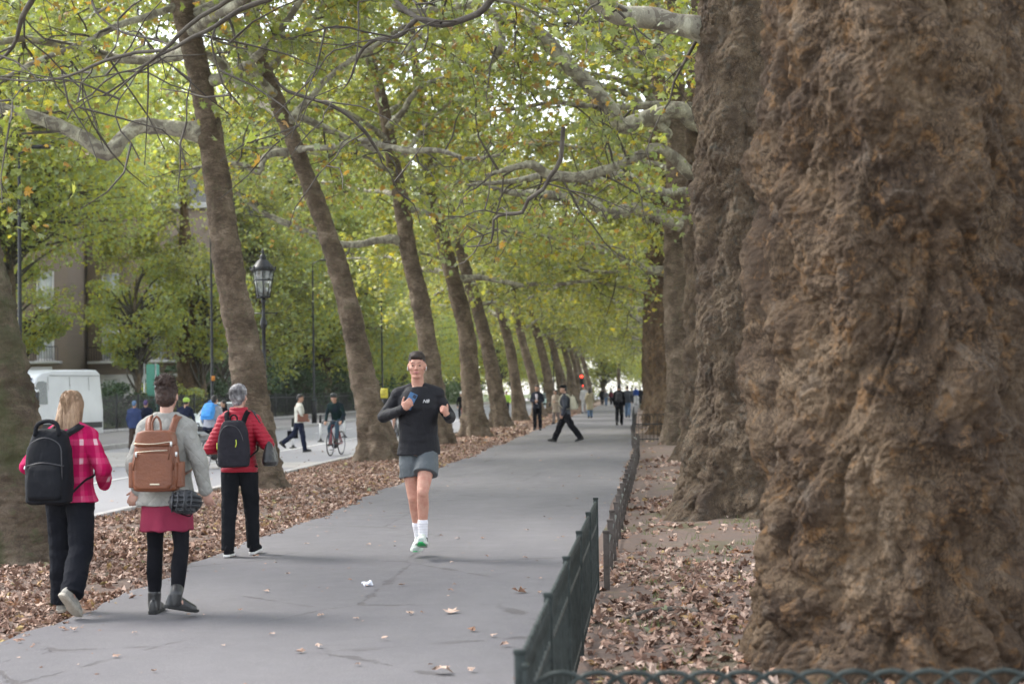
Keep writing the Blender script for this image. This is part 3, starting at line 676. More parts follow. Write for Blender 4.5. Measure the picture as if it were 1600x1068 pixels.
# ---- trees and shrubs beyond the road and on the right ----
def bush_tree(base, H, Rw, seed, label, mat, trunk_r=.25, zlow=2.0, n=9000, ls=.3, kind='mid', group=None, name='tree', cat='tree', nclump=70, squash=1.0):
    rg = np.random.RandomState(seed); root = empty(name, base, label, cat, group); b = np.array(base)
    zz = np.linspace(-.3, H * .85, 24); V, Fc, f = trunk('trunk', [b + [rg.normal() * .02 * z, rg.normal() * .02 * z, z] for z in np.linspace(-.5, H, 6)],
        lambda h: trunk_r * np.interp(h / H, [0, .1, .5, 1], [1.3, 1, .6, .1]), b, 20, b[2] + zz, 'plain', seed, B_L, (.4, .3, 4))
    mkfast('trunk', V, Fc, B_L, root); tw = QB(); pts = []
    for k in range(nclump):
        u = rg.normal(size=3); u /= np.linalg.norm(u); rr = rg.uniform(.45, 1) ** .5
        c = b + np.array([u[0] * Rw * rr, u[1] * Rw * rr, zlow + (H - zlow) * (.5 + .5 * u[2] * rr)])
        s = f(np.clip(c[2] - rg.uniform(.6, 2.5), b[2] + .4, b[2] + H * .8)); mid = (s + c) / 2 + rg.normal(size=3) * .3 + [0, 0, .3]
        S = smoothpath([s, mid, c], .7); tw.tube(S, np.linspace(.09, .015, len(S)), 5)
        m = int(n / nclump * rg.uniform(.5, 1.5)); q = rg.normal(size=(m, 3)); q /= np.linalg.norm(q, axis=1)[:, None]
        pts.append(c + q * (rg.uniform(.3, 1, (m, 1)) ** .5) * np.array([1, 1, .6]) * Rw * rg.uniform(.22, .4))
    tw.build('branches', M_twig, root); P_ = np.concatenate(pts); P_ = P_[P_[:, 2] > b[2] + .15]
    leaves('crown', P_, ls, mat, root, kind, 1.0, seed); return root
g1 = 'garden trees beyond the park railings'
BT = [(-33, 58, 16, 6.5), (-33, 80, 18, 7.5), (-28.5, 108, 15, 6.5), (-30, 116, 17, 7.5), (-28, 138, 16, 7), (-29, 162, 17, 7.5)]
bl = ['pale green tree in front of the brick house behind the white van', 'broad yellow green garden tree behind the street lantern', 'garden tree behind the man in a cream jacket', 'garden tree seen behind the facing cyclist',
      'distant garden tree right of the yellow notice', 'farthest garden tree beyond the left row trunks']
for i, (x, y, h, rw) in enumerate(BT[:3]):
    ROOTS['B%d' % i] = bush_tree((x, y, -.05), h, rw, 50 + i, bl[i], M_leafB, .3, (7.5, 8.5, 2.4)[i], 22000, .31, 'mid', g1, nclump=170)
for i, (x, y, h, rw) in enumerate(BT[3:]): dup_tree(ROOTS['B%d' % (i % 3)], (x, y, -.05), bl[3 + i], g1, rz=1.1 + i)
for i, (x, y) in enumerate([(-42, 75), (-45, 100), (-46, 130), (-48, 165), (-40, 200), (-20, 215), (-34, 45)]):
    dup_tree(ROOTS['B%d' % (i % 3)], (x, y, -.05), ['back row tree left of the brick house', 'back row tree behind the street lantern tree', 'back row tree behind the cyclist lane', 'back row tree far along the garden', 'tree closing the far end of the gardens', 'tree closing the far end of the road', 'tall garden tree at the left edge behind the mossy trunk'][i], 'back row of garden trees', rz=2 + i, scale=1.55)
for i, (x, y, sc_) in enumerate([(-28, 128, 1.35), (-29, 150, 1.4), (-27.5, 178, 1.3), (-28.5, 205, 1.3), (-26.5, 232, 1.3), (-20, 246, 1.2), (-32, 70, 1.3)]):
    dup_tree(ROOTS['B2' if i < 6 else 'B1'], (x, y, -.05), ['tall garden tree behind the second leaning trunk', 'tall garden tree beyond it behind the third leaning trunk', 'far garden tree behind the fourth leaning trunk', 'far garden tree behind the fifth leaning trunk', 'far garden tree behind the sixth leaning trunk', 'far garden tree behind the man in the dark suit', 'tall garden tree above the white van roof'][i], 'tall trees filling the garden background', rz=.7 * i + .4, scale=sc_)
for i, (x, y) in enumerate([(-30.5, 118), (-33, 140), (-34, 158)]): dup_tree(ROOTS['B1'], (x, y, -.05), ['very tall garden tree above the street lantern', 'very tall garden tree between the two nearest leaning trunks', 'very tall garden tree right of the second leaning trunk'][i], 'tall trees filling the garden background', rz=i * 2 + .5, scale=1.6)
# trunks seen between the left row (garden side)
for i, (x, y) in enumerate([(-25.9, 88), (-26.4, 108), (-26.2, 128)]):
    dup_tree(ROOTS['R6'], (x, y, -.05), ['garden plane behind the man in cream, dark trunk', 'garden plane trunk left of the facing cyclist', 'garden plane trunk behind the yellow notice'][i], 'planes along the park railings', rz=i * 1.3)
for i, (x, y) in enumerate([(12, 22), (14, 40), (9, 62), (13, 90), (16, 130), (3, 205), (-3, 222), (-11, 236)]):
    dup_tree(ROOTS['B%d' % (i % 3)], (x, y, -.02), ['park tree right of the massive trunk', 'second park tree behind the right row', 'third park tree behind the right row', 'fourth park tree behind the right row', 'fifth park tree behind the right row', 'tree at the far end right of the path', 'tree at the far end of the path', 'tree at the far end above the road'][i], 'park trees to the right and at the end', rz=i * 1.9)
bush_tree((P(215, 600, 84).x, 84, -.05), 9.5, 2.6, 61, 'small pale leaved tree standing before the brick house and hoarding', M_leafB, .2, 3.2, 8000, .24, 'mid', None, nclump=60)
for i, (px_, y_) in enumerate([(20, 84), (318, 88)]): dup_tree([o for o in C.objects if o.get('label', '').startswith('small pale leaved tree')][0], (P(px_, 600, y_).x, y_, -.05), ['small pale leaved tree above the white van', 'small pale leaved tree behind the bun-haired woman', 'slightly taller pale tree veiling the balcony of the house'][i], 'small pale trees before the brick house', rz=1.5 * i + 1, scale=1.0 + .1 * i)
gs = 'shrubs behind the park railings'
SH = [(352, 75, 5.2, 3.2, M_leafD, 'dark rounded evergreen shrub behind the street pole'), (300, 82, 3.0, 2.2, M_leafD, 'low dark shrub left of the big evergreen'), (265, 70, 2.4, 2.0, M_leafB, 'grey green shrub right of the bun-haired woman'),
      (450, 84, 4.2, 3.2, M_leafD, 'dark shrub behind the red-jacketed woman'), (505, 95, 4.5, 3.4, M_leafD, 'dark shrub behind the man in cream'), (185, 70, 2.2, 1.8, M_leafD, 'low leafy shrub above the railings right of the van'),
      (540, 112, 4.2, 3.2, M_leafD, 'dark shrub behind the facing cyclist')]
for i, (px, Y, h, rw, m, lb) in enumerate(SH):
    x = P(px, 600, Y).x; x = min(x, -26.5)
    Y2 = Y * x / P(px, 600, Y).x
    bush_tree((x, Y2, -.05), h, rw, 70 + i, lb, m, .08, .1, 5000, .2, 'quad', gs, 'shrub', 'shrub', 40)

for i, (x, y) in enumerate([(-6, 250), (2, 246), (-16, 262), (8, 225)]): dup_tree(ROOTS['B2'], (x, y, -.05), ['end tree closing the avenue left of its middle', 'end tree closing the avenue at its middle', 'end tree behind the far road', 'end tree right of the path end'][i], 'trees closing the end of the avenue', rz=i + .2, scale=1.25)
# continuous low shrubbery along the railings far down the road
rg = np.random.RandomState(77); pts = []
for y in np.arange(98, 262, 2.2):
    c0 = np.array([-26.6 - rg.uniform(0, 3.5), y, rg.uniform(.6, 2.6)]); m = 520; q = rg.normal(size=(m, 3)); q /= np.linalg.norm(q, axis=1)[:, None]; pts.append(c0 + q * rg.uniform(.3, 1, (m, 1)) ** .5 * [2.2, 2.0, 1.7])
for x in np.arange(-27, 18, 2.): c0 = np.array([x, 262 + rg.uniform(-2, 2), rg.uniform(.6, 2.6)]); m = 260; q = rg.normal(size=(m, 3)); q /= np.linalg.norm(q, axis=1)[:, None]; pts.append(c0 + q * [2, 2, 2.6])
P_ = np.concatenate(pts); P_ = P_[P_[:, 2] > 0]; o_ = leaves('shrubbery', P_, .4, M_leafD, None, 'quad', 1.0, 78); tag(o_, 'dark far shrubbery in a band along the park railings', None, kind='stuff')

pts = []
for y in np.arange(105, 262, 1.6): c0 = np.array([-27.6 - rg.uniform(0, 4), y, rg.uniform(3.2, 7.5)]); m = 190; q = rg.normal(size=(m, 3)); q /= np.linalg.norm(q, axis=1)[:, None]; pts.append(c0 + q * rg.uniform(.3, 1, (m, 1)) ** .5 * [1.9, 1.9, 1.5])
for x in np.arange(-26, 20, .8): c0 = np.array([x, 258 + rg.uniform(-4, 4), rg.uniform(1.5, 9)]); m = 230; q = rg.normal(size=(m, 3)); q /= np.linalg.norm(q, axis=1)[:, None]; pts.append(c0 + q * rg.uniform(.3, 1, (m, 1)) ** .5 * [2, 2, 1.9])
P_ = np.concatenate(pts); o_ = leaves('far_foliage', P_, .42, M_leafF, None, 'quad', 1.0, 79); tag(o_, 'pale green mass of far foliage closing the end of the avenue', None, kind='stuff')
# ---------------- people ----------------
SK = PM('skin', (.5, .3, .225), .5, (.45, .245, .19), 14, .15, 200, .4); SK.node_tree.nodes['Principled BSDF'].inputs['Subsurface Weight'].default_value = .0
SK2 = PM('skin_tan', (.42, .25, .17), .55, (.36, .2, .14), 14)
SK3 = PM('skin_flushed', (.5, .275, .2), .55, (.44, .2, .145), 22, .1, 200, .4)
def cloth(name, col, col2=None, rough=.88, folds=.5, spec=.08): return PM(name, col, rough, col2, 5, .25, 300, spec, 0, (1, 1, 1), folds)
def V3(*a): return np.array(a, float)
class Fig:
    def __init__(s, px, pyb, H, heading, label, pose, z=0.0, skin=None, hi=False, group=None, name='person', at_=None, pelvis=None, female=False):
        b = at(px, pyb, z) if at_ is None else Vector(at_)
        s.loc = b; s.k = H / 1.75; s.M = Matrix.Translation(b) @ Matrix.Rotation(heading, 4, 'Z') @ Matrix.Scale(s.k, 4)
        s.hi = hi; s.skin = skin or SK; s.pose = pose; s.root = empty(name, b, label, 'person', group); s.heading = heading; s.female = female
        s.vx = .0055 if hi else .014
        lean = R(pose.get('lean', 2)); L = {}
        for sd, key in ((1, 'R'), (-1, 'L')):
            tp, kf, sp, fp, ty = (list(pose.get('leg' + key, (0, 3, 2, 0, 5))) + [0] * 5)[:5]
            tp, sh, sp, fp = R(tp), R(tp - kf), R(sp), R(fp)
            hip = V3(sd * .088, 0, .92); knee = hip + .43 * V3(sd * math.sin(sp), math.sin(tp), -math.cos(tp))
            ank = knee + .41 * V3(sd * math.sin(sp) * .6, math.sin(sh), -math.cos(sh))
            fwd = V3(sd * math.sin(R(ty)) * math.cos(fp), math.cos(R(ty)) * math.cos(fp), math.sin(fp))
            up = V3(-sd * math.sin(R(ty)) * math.sin(fp), -math.cos(R(ty)) * math.sin(fp), math.cos(fp))
            L[key] = dict(sd=sd, hip=hip, knee=knee, ank=ank, fwd=fwd, up=up)
        lowest = min(min((l['ank'] - l['up'] * .085 - l['fwd'] * .06)[2], (l['ank'] - l['up'] * .085 + l['fwd'] * .19)[2]) for l in L.values())
        dz = -lowest + pose.get('lift', 0) if pelvis is None else pelvis - .92
        s.dz = dz
        for l in L.values():
            for q in ('hip', 'knee', 'ank'): l[q] = l[q] + [0, 0, dz]
        s.L = L
        cl, sl_ = math.cos(lean), math.sin(lean)
        s.U = lambda p: V3(p[0], p[1] * cl + (p[2] - .95) * sl_, .95 + dz + (p[2] - .95) * cl - p[1] * sl_)
        s.A = {}
        for sd, key in ((1, 'R'), (-1, 'L')):
            e, wr, hd, pm = pose.get('arm' + key, ((.23, -.05, 1.15), (.24, .05, .9), (.0, .15, -1), (-1, 0, 0)))
            e, wr = V3(*e), V3(*wr); e[0] = abs(e[0]) * sd if pose.get('mirror', True) else e[0]
            if pose.get('mirror', True): wr[0] *= sd; hd = (hd[0] * sd, hd[1], hd[2]); pm = (pm[0] * sd, pm[1], pm[2])
            hd = V3(*hd); hd /= np.linalg.norm(hd); pm = V3(*pm); pm = pm - hd * np.dot(pm, hd); pm /= np.linalg.norm(pm)
            shx = .160 if female else .180
            s.A[key] = dict(sd=sd, sh=s.U((sd * shx, -.008, 1.398)), el=s.U(e), wr=s.U(wr), hd=hd, pm=pm, curl=pose.get('curl' + key, (25, 35, 25)), td=pose.get('td' + key))
        yaw, pit = R(pose.get('hyaw', 0)), R(pose.get('hpit', 0))
        s.HR = (Matrix.Rotation(yaw, 4, 'Z') @ Matrix.Rotation(pit, 4, 'X')); s.hc = s.U((0, .018, 1.645))
        s.body()
    def mb(s): return MB(s.M)
    def h(s, p): return s.hc + np.array(s.HR.to_3x3()) @ np.array(p, float)
    def hand(s, m, a, curl=None, thumb=1.0):
        d, n, sd = a['hd'], a['pm'], a['sd']; l = np.cross(d, n) * sd  # towards the thumb
        if a.get('flip'): l = -l
        c = curl if curl is not None else a.get('curl', (25, 35, 25)); w0 = a['wr']
        R3 = Matrix([list(l), list(n), list(d)]).transposed()
        m.ell(w0 + d * .05, (.042, .017, .056), R3); m.cap(w0 - d * .01, w0 + d * .02, .026, .03)
        m.ell(w0 + d * .035 + l * .02 + n * .006, (.018, .016, .032), R3)
        sp = a.get('spread', .06)
        for i, (o, ln) in enumerate(((.03, .072), (.0105, .08), (-.0095, .074), (-.028, .06))):
            p = w0 + d * .088 + l * o - d * abs(i - 1.2) * .006; dd = d + l * (1.3 - i) * sp; dd /= np.linalg.norm(dd); nn = n - dd * np.dot(n, dd); nn /= np.linalg.norm(nn)
            for q, (f, g) in enumerate(zip(c, (.45, .3, .25))):
                a_ = R(f * (1 + .12 * i)); dd, nn = dd * math.cos(a_) + nn * math.sin(a_), nn * math.cos(a_) - dd * math.sin(a_)
                p2 = p + dd * ln * g; m.cap(p, p2, .0095 - q * .001, .0088 - q * .001, 8); p = p2
        p = w0 + d * .022 + l * .03 + n * .006; td = a.get('td'); t1 = (d * .7 + l * .65 + n * .25 * thumb) if td is None else td; t1 = t1 / np.linalg.norm(t1)
        p1 = p + t1 * .038; t2 = t1 * .9 + d * .3; t2 /= np.linalg.norm(t2); m.cap(p, p1, .0135, .011, 8); m.cap(p1, p1 + t2 * .03, .0108, .0085, 8)
    def body(s):
        m = s.mb(); U = s.U; hi = s.hi; f = s.female
        kw = .92 if f else 1.0
        for l in s.L.values():
            m.chain([l['hip'], l['hip'] * .5 + l['knee'] * .5, l['knee']], [.086, .072, .052], 14)
            calf = l['knee'] * .68 + l['ank'] * .32 - V3(0, .018, 0)
            m.chain([l['knee'], calf, l['knee'] * .3 + l['ank'] * .7, l['ank']], [.05, .052, .038, .033], 14)
            m.ell(l['knee'] + V3(0, .018, .0), (.042, .036, .05))
            m.chain([l['ank'], l['ank'] - l['up'] * .045 + l['fwd'] * .06, l['ank'] - l['up'] * .06 + l['fwd'] * .13], [.034, .036, .025], 10)
            m.ell(l['ank'] - l['up'] * .05 - l['fwd'] * .025, (.03, .035, .03))
        rs = [(.86, .15, .1, 0), (.95, .165, .105, -.005), (1.05, .142 * kw, .095, 0), (1.15, .145 * kw, .1, .005), (1.28, .165 * kw, .112, .0), (1.37, .17 * kw, .1, -.012), (1.42, .125 * kw, .08, -.014), (1.465, .075, .06, -.01)]
        m.loft([(*U((0, y, z)), rx, ry) for z, rx, ry, y in rs], 24, 2.3)
        m.chain([U((0, -.022, 1.43)), U((0, -.005, 1.5)), s.h((0, -.015, -.05))], [.062 * kw, .055 * kw, .054 * kw], 16)
        for a in s.A.values():
            m.ell(a['sh'] - V3(a['sd'] * .012, 0, .0), (.056, .052, .056)); sh = a['sh'] - V3(a['sd'] * .02, 0, 0)
            m.chain([sh, sh * .5 + a['el'] * .5, a['el']], [.052 * kw, .046 * kw, .037 * kw], 12)
            m.chain([a['el'], a['el'] * .7 + a['wr'] * .3, a['wr']], [.037 * kw, .038 * kw, .025], 12)
            m.cap(a['sh'] * 1.0, U((a['sd'] * .035, -.025, 1.47)), .05, .036)
            s.hand(m, a)
        # head
        h = s.h; R3 = s.HR.to_3x3()
        m.ell(h((0, -.012, .028)), (.074, .094, .094), R3); m.ell(h((0, .018, -.01)), (.066, .072, .088), R3); m.ell(h((0, .035, -.04)), (.052, .05, .055), R3)
        m.ell(h((0, .066, -.088)), (.025, .021, .02), R3)
        for d in (-1, 1):
            m.cap(h((d * .049, .002, -.046)), h((d * .017, .056, -.088)), .018, .019, 10); m.ell(h((d * .042, .058, -.018)), (.021, .02, .02), R3)
            m.ell(h((d * .076, -.008, -.004)), (.010, .019, .032), R3)
            m.ell(h((d * .027, .075, .035)), (.026, .012, .009), R3)
            m.ell(h((d * .010, .092, -.026)), (.0085, .009, .0075), R3)
        m.cap(h((0, .082, .018)), h((0, .104, -.02)), .008, .0115, 10); m.ell(h((0, .072, .03)), (.05, .02, .035), R3); m.ell(h((0, .082, -.052)), (.022, .011, .016), R3)
        s.bodyo = m.build('body', s.skin, s.root, voxel=s.vx if hi else .011, sm=2)
    def face(s, brow, lip=(.5, .2, .18)):
        h = s.h; R3 = s.HR.to_3x3()
        for d in (-1, 1):
            e = s.mb().ell(h((d * .03, .0745, .008)), (.0125, .0115, .0065), R3).build('eye', PM('eye_shaded', (.22, .14, .12), .7), s.root)  # eyeball colour has socket shade painted in, the tone of shadowed skin
            s.mb().ell(h((d * .03, .0825, .009)), (.0062, .005, .0062), R3).build('iris', PM('iris', (.03, .025, .02), .4), e)
            s.mb().cap(h((d * .014, .084, .017)), h((d * .041, .0765, .0165)), .0026, .002, 6).build('eyelid', PM('lash', (.1, .05, .04), .6), s.root)
            s.mb().chain([h((d * .014, .088, .031)), h((d * .034, .084, .036)), h((d * .047, .076, .0315))], [.0036, .0038, .0025], 6).build('eyebrow', brow, s.root)
        b = s.mb(); b.cap(h((-.019, .0895, -.049)), h((.019, .0895, -.049)), .0045, .0045, 8); b.ell(h((0, .0915, -.0575)), (.017, .007, .006), R3)
        b.build('lips', PM('lips%s' % str(lip), lip, .4), s.root, voxel=.002)
        s.mb().ell(h((0, .0955, -.0525)), (.012, .003, .0018), R3).build('mouth', PM('mouth', (.1, .03, .03), .5), s.root)
    def hair(s, mat, kind='short', seed=0):
        h = s.h; m = s.mb(); R3 = s.HR.to_3x3(); rg = np.random.RandomState(seed); vx = .006 if s.hi else .011
        if kind == 'short':
            m.ell(h((0, -.018, .054)), (.077, .092, .084), R3); m.ell(h((0, -.052, .01)), (.07, .062, .072), R3); m.ell(h((0, .05, .088)), (.056, .044, .032), R3); m.ell(h((0, .02, .1)), (.066, .06, .04), R3)
            for _ in range(26):
                a, r = rg.uniform(0, 6.28), rg.uniform(0, .042); m.ell(h((r * math.cos(a), .0 + r * math.sin(a) * 1.2, .118 + rg.uniform(-.012, .006))), (.018, .02, .014), R3)
        elif kind == 'bob':
            m.ell(h((0, -.02, .06)), (.086, .1, .083), R3); m.ell(h((0, -.045, .01)), (.085, .078, .08), R3); m.ell(h((0, -.05, -.05)), (.055, .045, .05), R3)
            for _ in range(30): a = rg.uniform(0, 6.28); z = rg.uniform(-.02, .12); r = .07 * math.sqrt(max(.05, 1 - ((z - .03) / .12) ** 2)); m.ell(h((r * math.cos(a), -.03 + r * math.sin(a), z)), (.022, .022, .02), R3)
        elif kind == 'bun':
            m.ell(h((0, -.018, .045)), (.084, .1, .085), R3); m.ell(h((0, -.045, -.0)), (.078, .07, .085), R3)
            for _ in range(34): q = rg.normal(size=3); q /= np.linalg.norm(q); m.ell(h(np.array([0, -.055, .11]) + q * [.06, .045, .042]), (.022, .022, .02), R3)
            m.ell(h((0, -.05, .11)), (.062, .05, .045), R3)
        elif kind == 'long':
            m.ell(h((0, -.02, .045)), (.088, .102, .085), R3); L = s.pose.get('hairlen', .3); n = 8
            m.loft([(*(h((0, -.055 - .05 * math.sin(2.2 * i / n), .03 - L * i / n)) + V3(s.pose.get('hshift', 0) * i / n, 0, 0)), .088 - .035 * (i / n) ** 3 + .012 * math.sin(3.1 * i / n), .055 - .03 * i / n) for i in range(n + 1)][::-1], 24, 2.4)
        freq = {'long': 60, 'bun': 90, 'bob': 70, 'short': 110}[kind]; am = {'long': .006, 'bun': .008, 'bob': .006, 'short': .004}[kind]
        zs = 4 if kind == 'long' else 30
        o = m.build('hair', mat, s.root, voxel=vx, sm=1, disp=lambda q, n_: s.k * am * (fbm(q * [freq, freq, zs], 2)))
        if s.hi:   # loose strands over the mass
            q = QB(); A = np.array(s.M); tr = lambda p: p @ A[:3, :3].T + A[:3, 3]
            N = {'long': 420, 'bun': 360, 'bob': 420, 'short': 380}[kind]
            for _ in range(N):
                if kind == 'long':
                    a = rg.uniform(2.9, 6.5) if rg.uniform() < .8 else rg.uniform(0, 6.28); e = rg.uniform(.1, 1.2); L = s.pose.get('hairlen', .3)
                    p0 = np.array([.089 * math.cos(a) * math.cos(e * .9), -.02 + .103 * math.sin(a) * math.cos(e * .9), .045 + .088 * math.sin(e)])
                    p1 = np.array([.096 * math.cos(a), -.03 + .095 * math.sin(a) * .95, -.02]); p2 = np.array([.075 * math.cos(a) + rg.normal() * .02, -.1 + .04 * math.sin(a), -L * rg.uniform(.45, .8)]); p3 = p2 + [rg.normal() * .02, rg.normal() * .012, -L * rg.uniform(.2, .4)]
                    pts = [h(p0), h(p1), h(p2) + V3(s.pose.get('hshift', 0) * .7, 0, 0), h(p3) + V3(s.pose.get('hshift', 0), 0, 0)]
                else:
                    u = rg.normal(size=3); u /= np.linalg.norm(u); u[2] = abs(u[2]) * (1 if kind != 'bob' else rg.choice([1, 1, -.5]))
                    if u[1] > .3 and u[2] < .5: u[1] *= -1
                    if kind == 'short': u[2] = abs(u[2]) + .35; u /= np.linalg.norm(u)
                    if kind == 'bun' and rg.uniform() < .6: c = np.array([0, -.052, .11]); p0 = c + u * [.075, .062, .058]; L = .035
                    else: c = np.array([0, -.022, .05]); p0 = c + u * {'bun': np.array([.085, .1, .086]), 'bob': np.array([.09, .102, .088]), 'short': np.array([.077, .09, .084])}[kind]; L = {'bun': .03, 'bob': .045, 'short': .018}[kind]
                    tdir = np.cross(u, rg.normal(size=3)) * .8 + u * (.3 if kind == 'bun' else .05) + ([0, -.2, -.8] if kind == 'bob' else [0, 0, .1]); tdir /= np.linalg.norm(tdir)
                    pts = [h(p0 - u * .006), h(p0 + tdir * L * .5), h(p0 + tdir * L + rg.normal(size=3) * L * .2 - u * L * .2)]
                S = smoothpath(pts, .02); q.tube(tr(S), np.linspace(.0022, .0008, len(S)) * s.k, 3)
            q.build('hair_strands', mat, o)
        return o
    def top(s, name, mat, hem=.9, o=.014, sl=(.06, .052, .04), open_=0, puff=None, flare=.0, wrinkle=.005, collar=None, sleeve_to=1.0, neck=(1.468, .082), capr=.058, per=.058):
        m = s.mb(); U = s.U; kw = .93 if s.female else 1.0
        prof = [(hem, .165 + o + flare, .115 + o + flare * .6, 0)] + [(z, rx * kw + o, ry + o, y) for z, rx, ry, y in
                [(.95, .162, .11, -.003), (1.05, .15, .103, 0), (1.15, .152, .106, .005), (1.28, .168, .117, 0), (1.37, .172, .104, -.012), (1.42, .13, .084, -.014), (neck[0], neck[1], .066, -.012)] if z > hem + .03]
        if flare: prof = [(z, rx + flare * max(0, (1.25 - z) / (1.25 - hem)) * .8, ry + flare * .5 * max(0, (1.25 - z) / (1.25 - hem)), y) for z, rx, ry, y in prof]
        m.loft([(*U((0, y, z)), rx, ry) for z, rx, ry, y in prof], 28, 2.35)
        for a in s.A.values():
            sh = a['sh'] - V3(a['sd'] * .018, 0, 0); m.ell(sh + V3(a['sd'] * .002, 0, 0), (.046 + o, .048 + o, .050 + o))
            w_ = a['el'] * (1 - sleeve_to) + a['wr'] * sleeve_to
            m.chain([sh, sh * .5 + a['el'] * .5, a['el']], [sl[0], (sl[0] + sl[1]) / 2, sl[1]], 14); m.chain([a['el'], w_], [sl[1], sl[2]], 14)
            m.cap(a['sh'], U((a['sd'] * (neck[1] - .03), -.022, neck[0] - .012)), .048 + o, capr - .006 + o * .7)
        if collar: m.loft([(*U((0, -.012, z)), r, r * .92) for z, r in ((1.44, .085 + o), (1.47, .072 + o), (1.5, .066 + o), (collar, .064 + o))], 20)
        rg = s.k
        def disp(q, n):
            d = wrinkle * (fbm(q * [5, 5, 6], 3) + .7 * ridge((q + .25 * q[:, [2, 0, 1]]) * [4, 4, 8] + 9, 2) - .3)
            if puff: d = d + puff * (np.abs(np.sin(q[:, 2] * math.pi / per + .6 * pn(q * 5))) ** .55 - .5)
            return d * rg
        return m.build(name, mat, s.root, voxel=s.vx * 1.1, sm=3, disp=disp)
    def legs(s, name, mat, r=(.1, .075, .07, .065), hem=1.0, waist=1.0, wrinkle=.006, o=.012, ends=None, seat=.0):
        m = s.mb(); U = s.U
        m.loft([(*U((0, y, z)), rx + o, ry + o) for z, rx, ry, y in ((.86, .15, .1, 0), (.93, .165, .108 + seat, -.006 - seat), (waist, .15, .1, 0)) if z <= waist + .001], 24, 2.3)
        for l in s.L.values():
            k, a = l['knee'], l['ank'] + V3(0, 0, -.02); e = k * (1 - hem) + a * hem
            if hem > .5: m.ell(k + V3(0, .018, 0), (.05, .045, .056)); cf = k * .68 + a * .32 - V3(0, .014, 0); m.chain([l['hip'], l['hip'] * .5 + k * .5, k, cf, k * .4 + a * .6], [r[0], (r[0] + r[1]) / 2, r[1], max(r[2], .0615), r[2]], 16); m.cap(k * .4 + a * .6, e, r[2], r[3], 16, True)
            else:
                e = l['hip'] * (1 - hem * 2) + k * hem * 2; d = (e - l['hip']) / np.linalg.norm(e - l['hip'])
                m.cap(l['hip'] * .86 + k * .14 if s.pose.get('lift') else l['hip'], e, r[0], r[1], 20, True)
        return m.build(name, mat, s.root, voxel=s.vx * 1.1, sm=3, disp=lambda q, n: s.k * wrinkle * (fbm(q * [6, 6, 8], 3) + .8 * ridge((q + .3 * q[:, [2, 0, 1]]) * [5, 5, 9], 2) - .3))
    def skirt(s, mat, top=1.0, hem=.72, r0=(.17, .125), r1=(.2, .16), name='skirt'):
        m = s.mb(); n = 8; rs = []
        for i in range(n + 1):
            t = i / n; z = hem + (top - hem) * t; rs.append((*s.U((0, 0, z)), r1[0] + (r0[0] - r1[0]) * t, r1[1] + (r0[1] - r1[1]) * t))
        m.loft(rs, 48, 2.2)
        return m.build(name, mat, s.root, voxel=s.vx * 1.3, sm=2, disp=lambda q, n_: s.k * (1.05 - np.clip((q[:, 2] - hem) / (top - hem), 0, 1)) * .008 * np.sin(np.arctan2(q[:, 1], q[:, 0]) * 7 + 2 * pn(q * 4)))
    def shoes(s, mat, sole, boot=0, big=1.0, solecol2=None):
        for l in s.L.values():
            sd, a, f, u = l['sd'], l['ank'], l['fwd'], l['up']; r = np.cross(f, u); A = Matrix([list(r), list(f), list(u)]).transposed()
            W = s.M @ Matrix.Translation(Vector(a - u * .085)) @ A.to_4x4(); m = MB(W); S = MB(W)
            cs = [(-.078, .012, .012), (-.07, .03, .02), (-.02, .036, .02), (.05, .038, .02), (.12, .048, .02), (.17, .042, .02), (.2, .022, .016)]
            hh = [.05, .085, .105, .085, .06, .045, .03]
            rs = []; 
            for (y, w_, _), h_ in zip(cs, hh):
                an = np.arange(16) * 2 * math.pi / 16; x = np.sign(np.cos(an)) * np.abs(np.cos(an)) ** .8 * w_ * big; z = .022 + np.clip(np.sin(an), -.25, 1) * h_ * big
                rs.append(np.stack([x, np.full(16, y * big + .0), np.maximum(z, .015)], 1))
            m.rings(rs); sol = []
            for y, w_, _ in cs:
                tz = .012 * max(0, (y - .12) / .08) ** 2; wq = w_ * 1.1 * big; sol.append(np.array([(-wq, y * 1.03, tz), (wq, y * 1.03, tz), (wq * 1.03, y * 1.03, .026 + tz * .5), (-wq * 1.03, y * 1.03, .026 + tz * .5)]))
            S.rings(sol)
            if boot: m.M = s.M; m.chain([a - u * .04, a + V3(0, 0, .03) , a * (1 - boot) + l['knee'] * boot], [.047, .05, .052], 14)
            sh = m.build('boot' if boot else 'shoe', mat, s.root, voxel=.006 if s.hi else .012, sm=3)
            S.build('sole', sole, sh, bevel=.004)
    def thing(s, name, p, label, cat, group=None):
        q = s.M @ Vector(p); return empty(name, q, label, cat, group)
def cuff(p, q, t): return p * (1 - t) + q * t

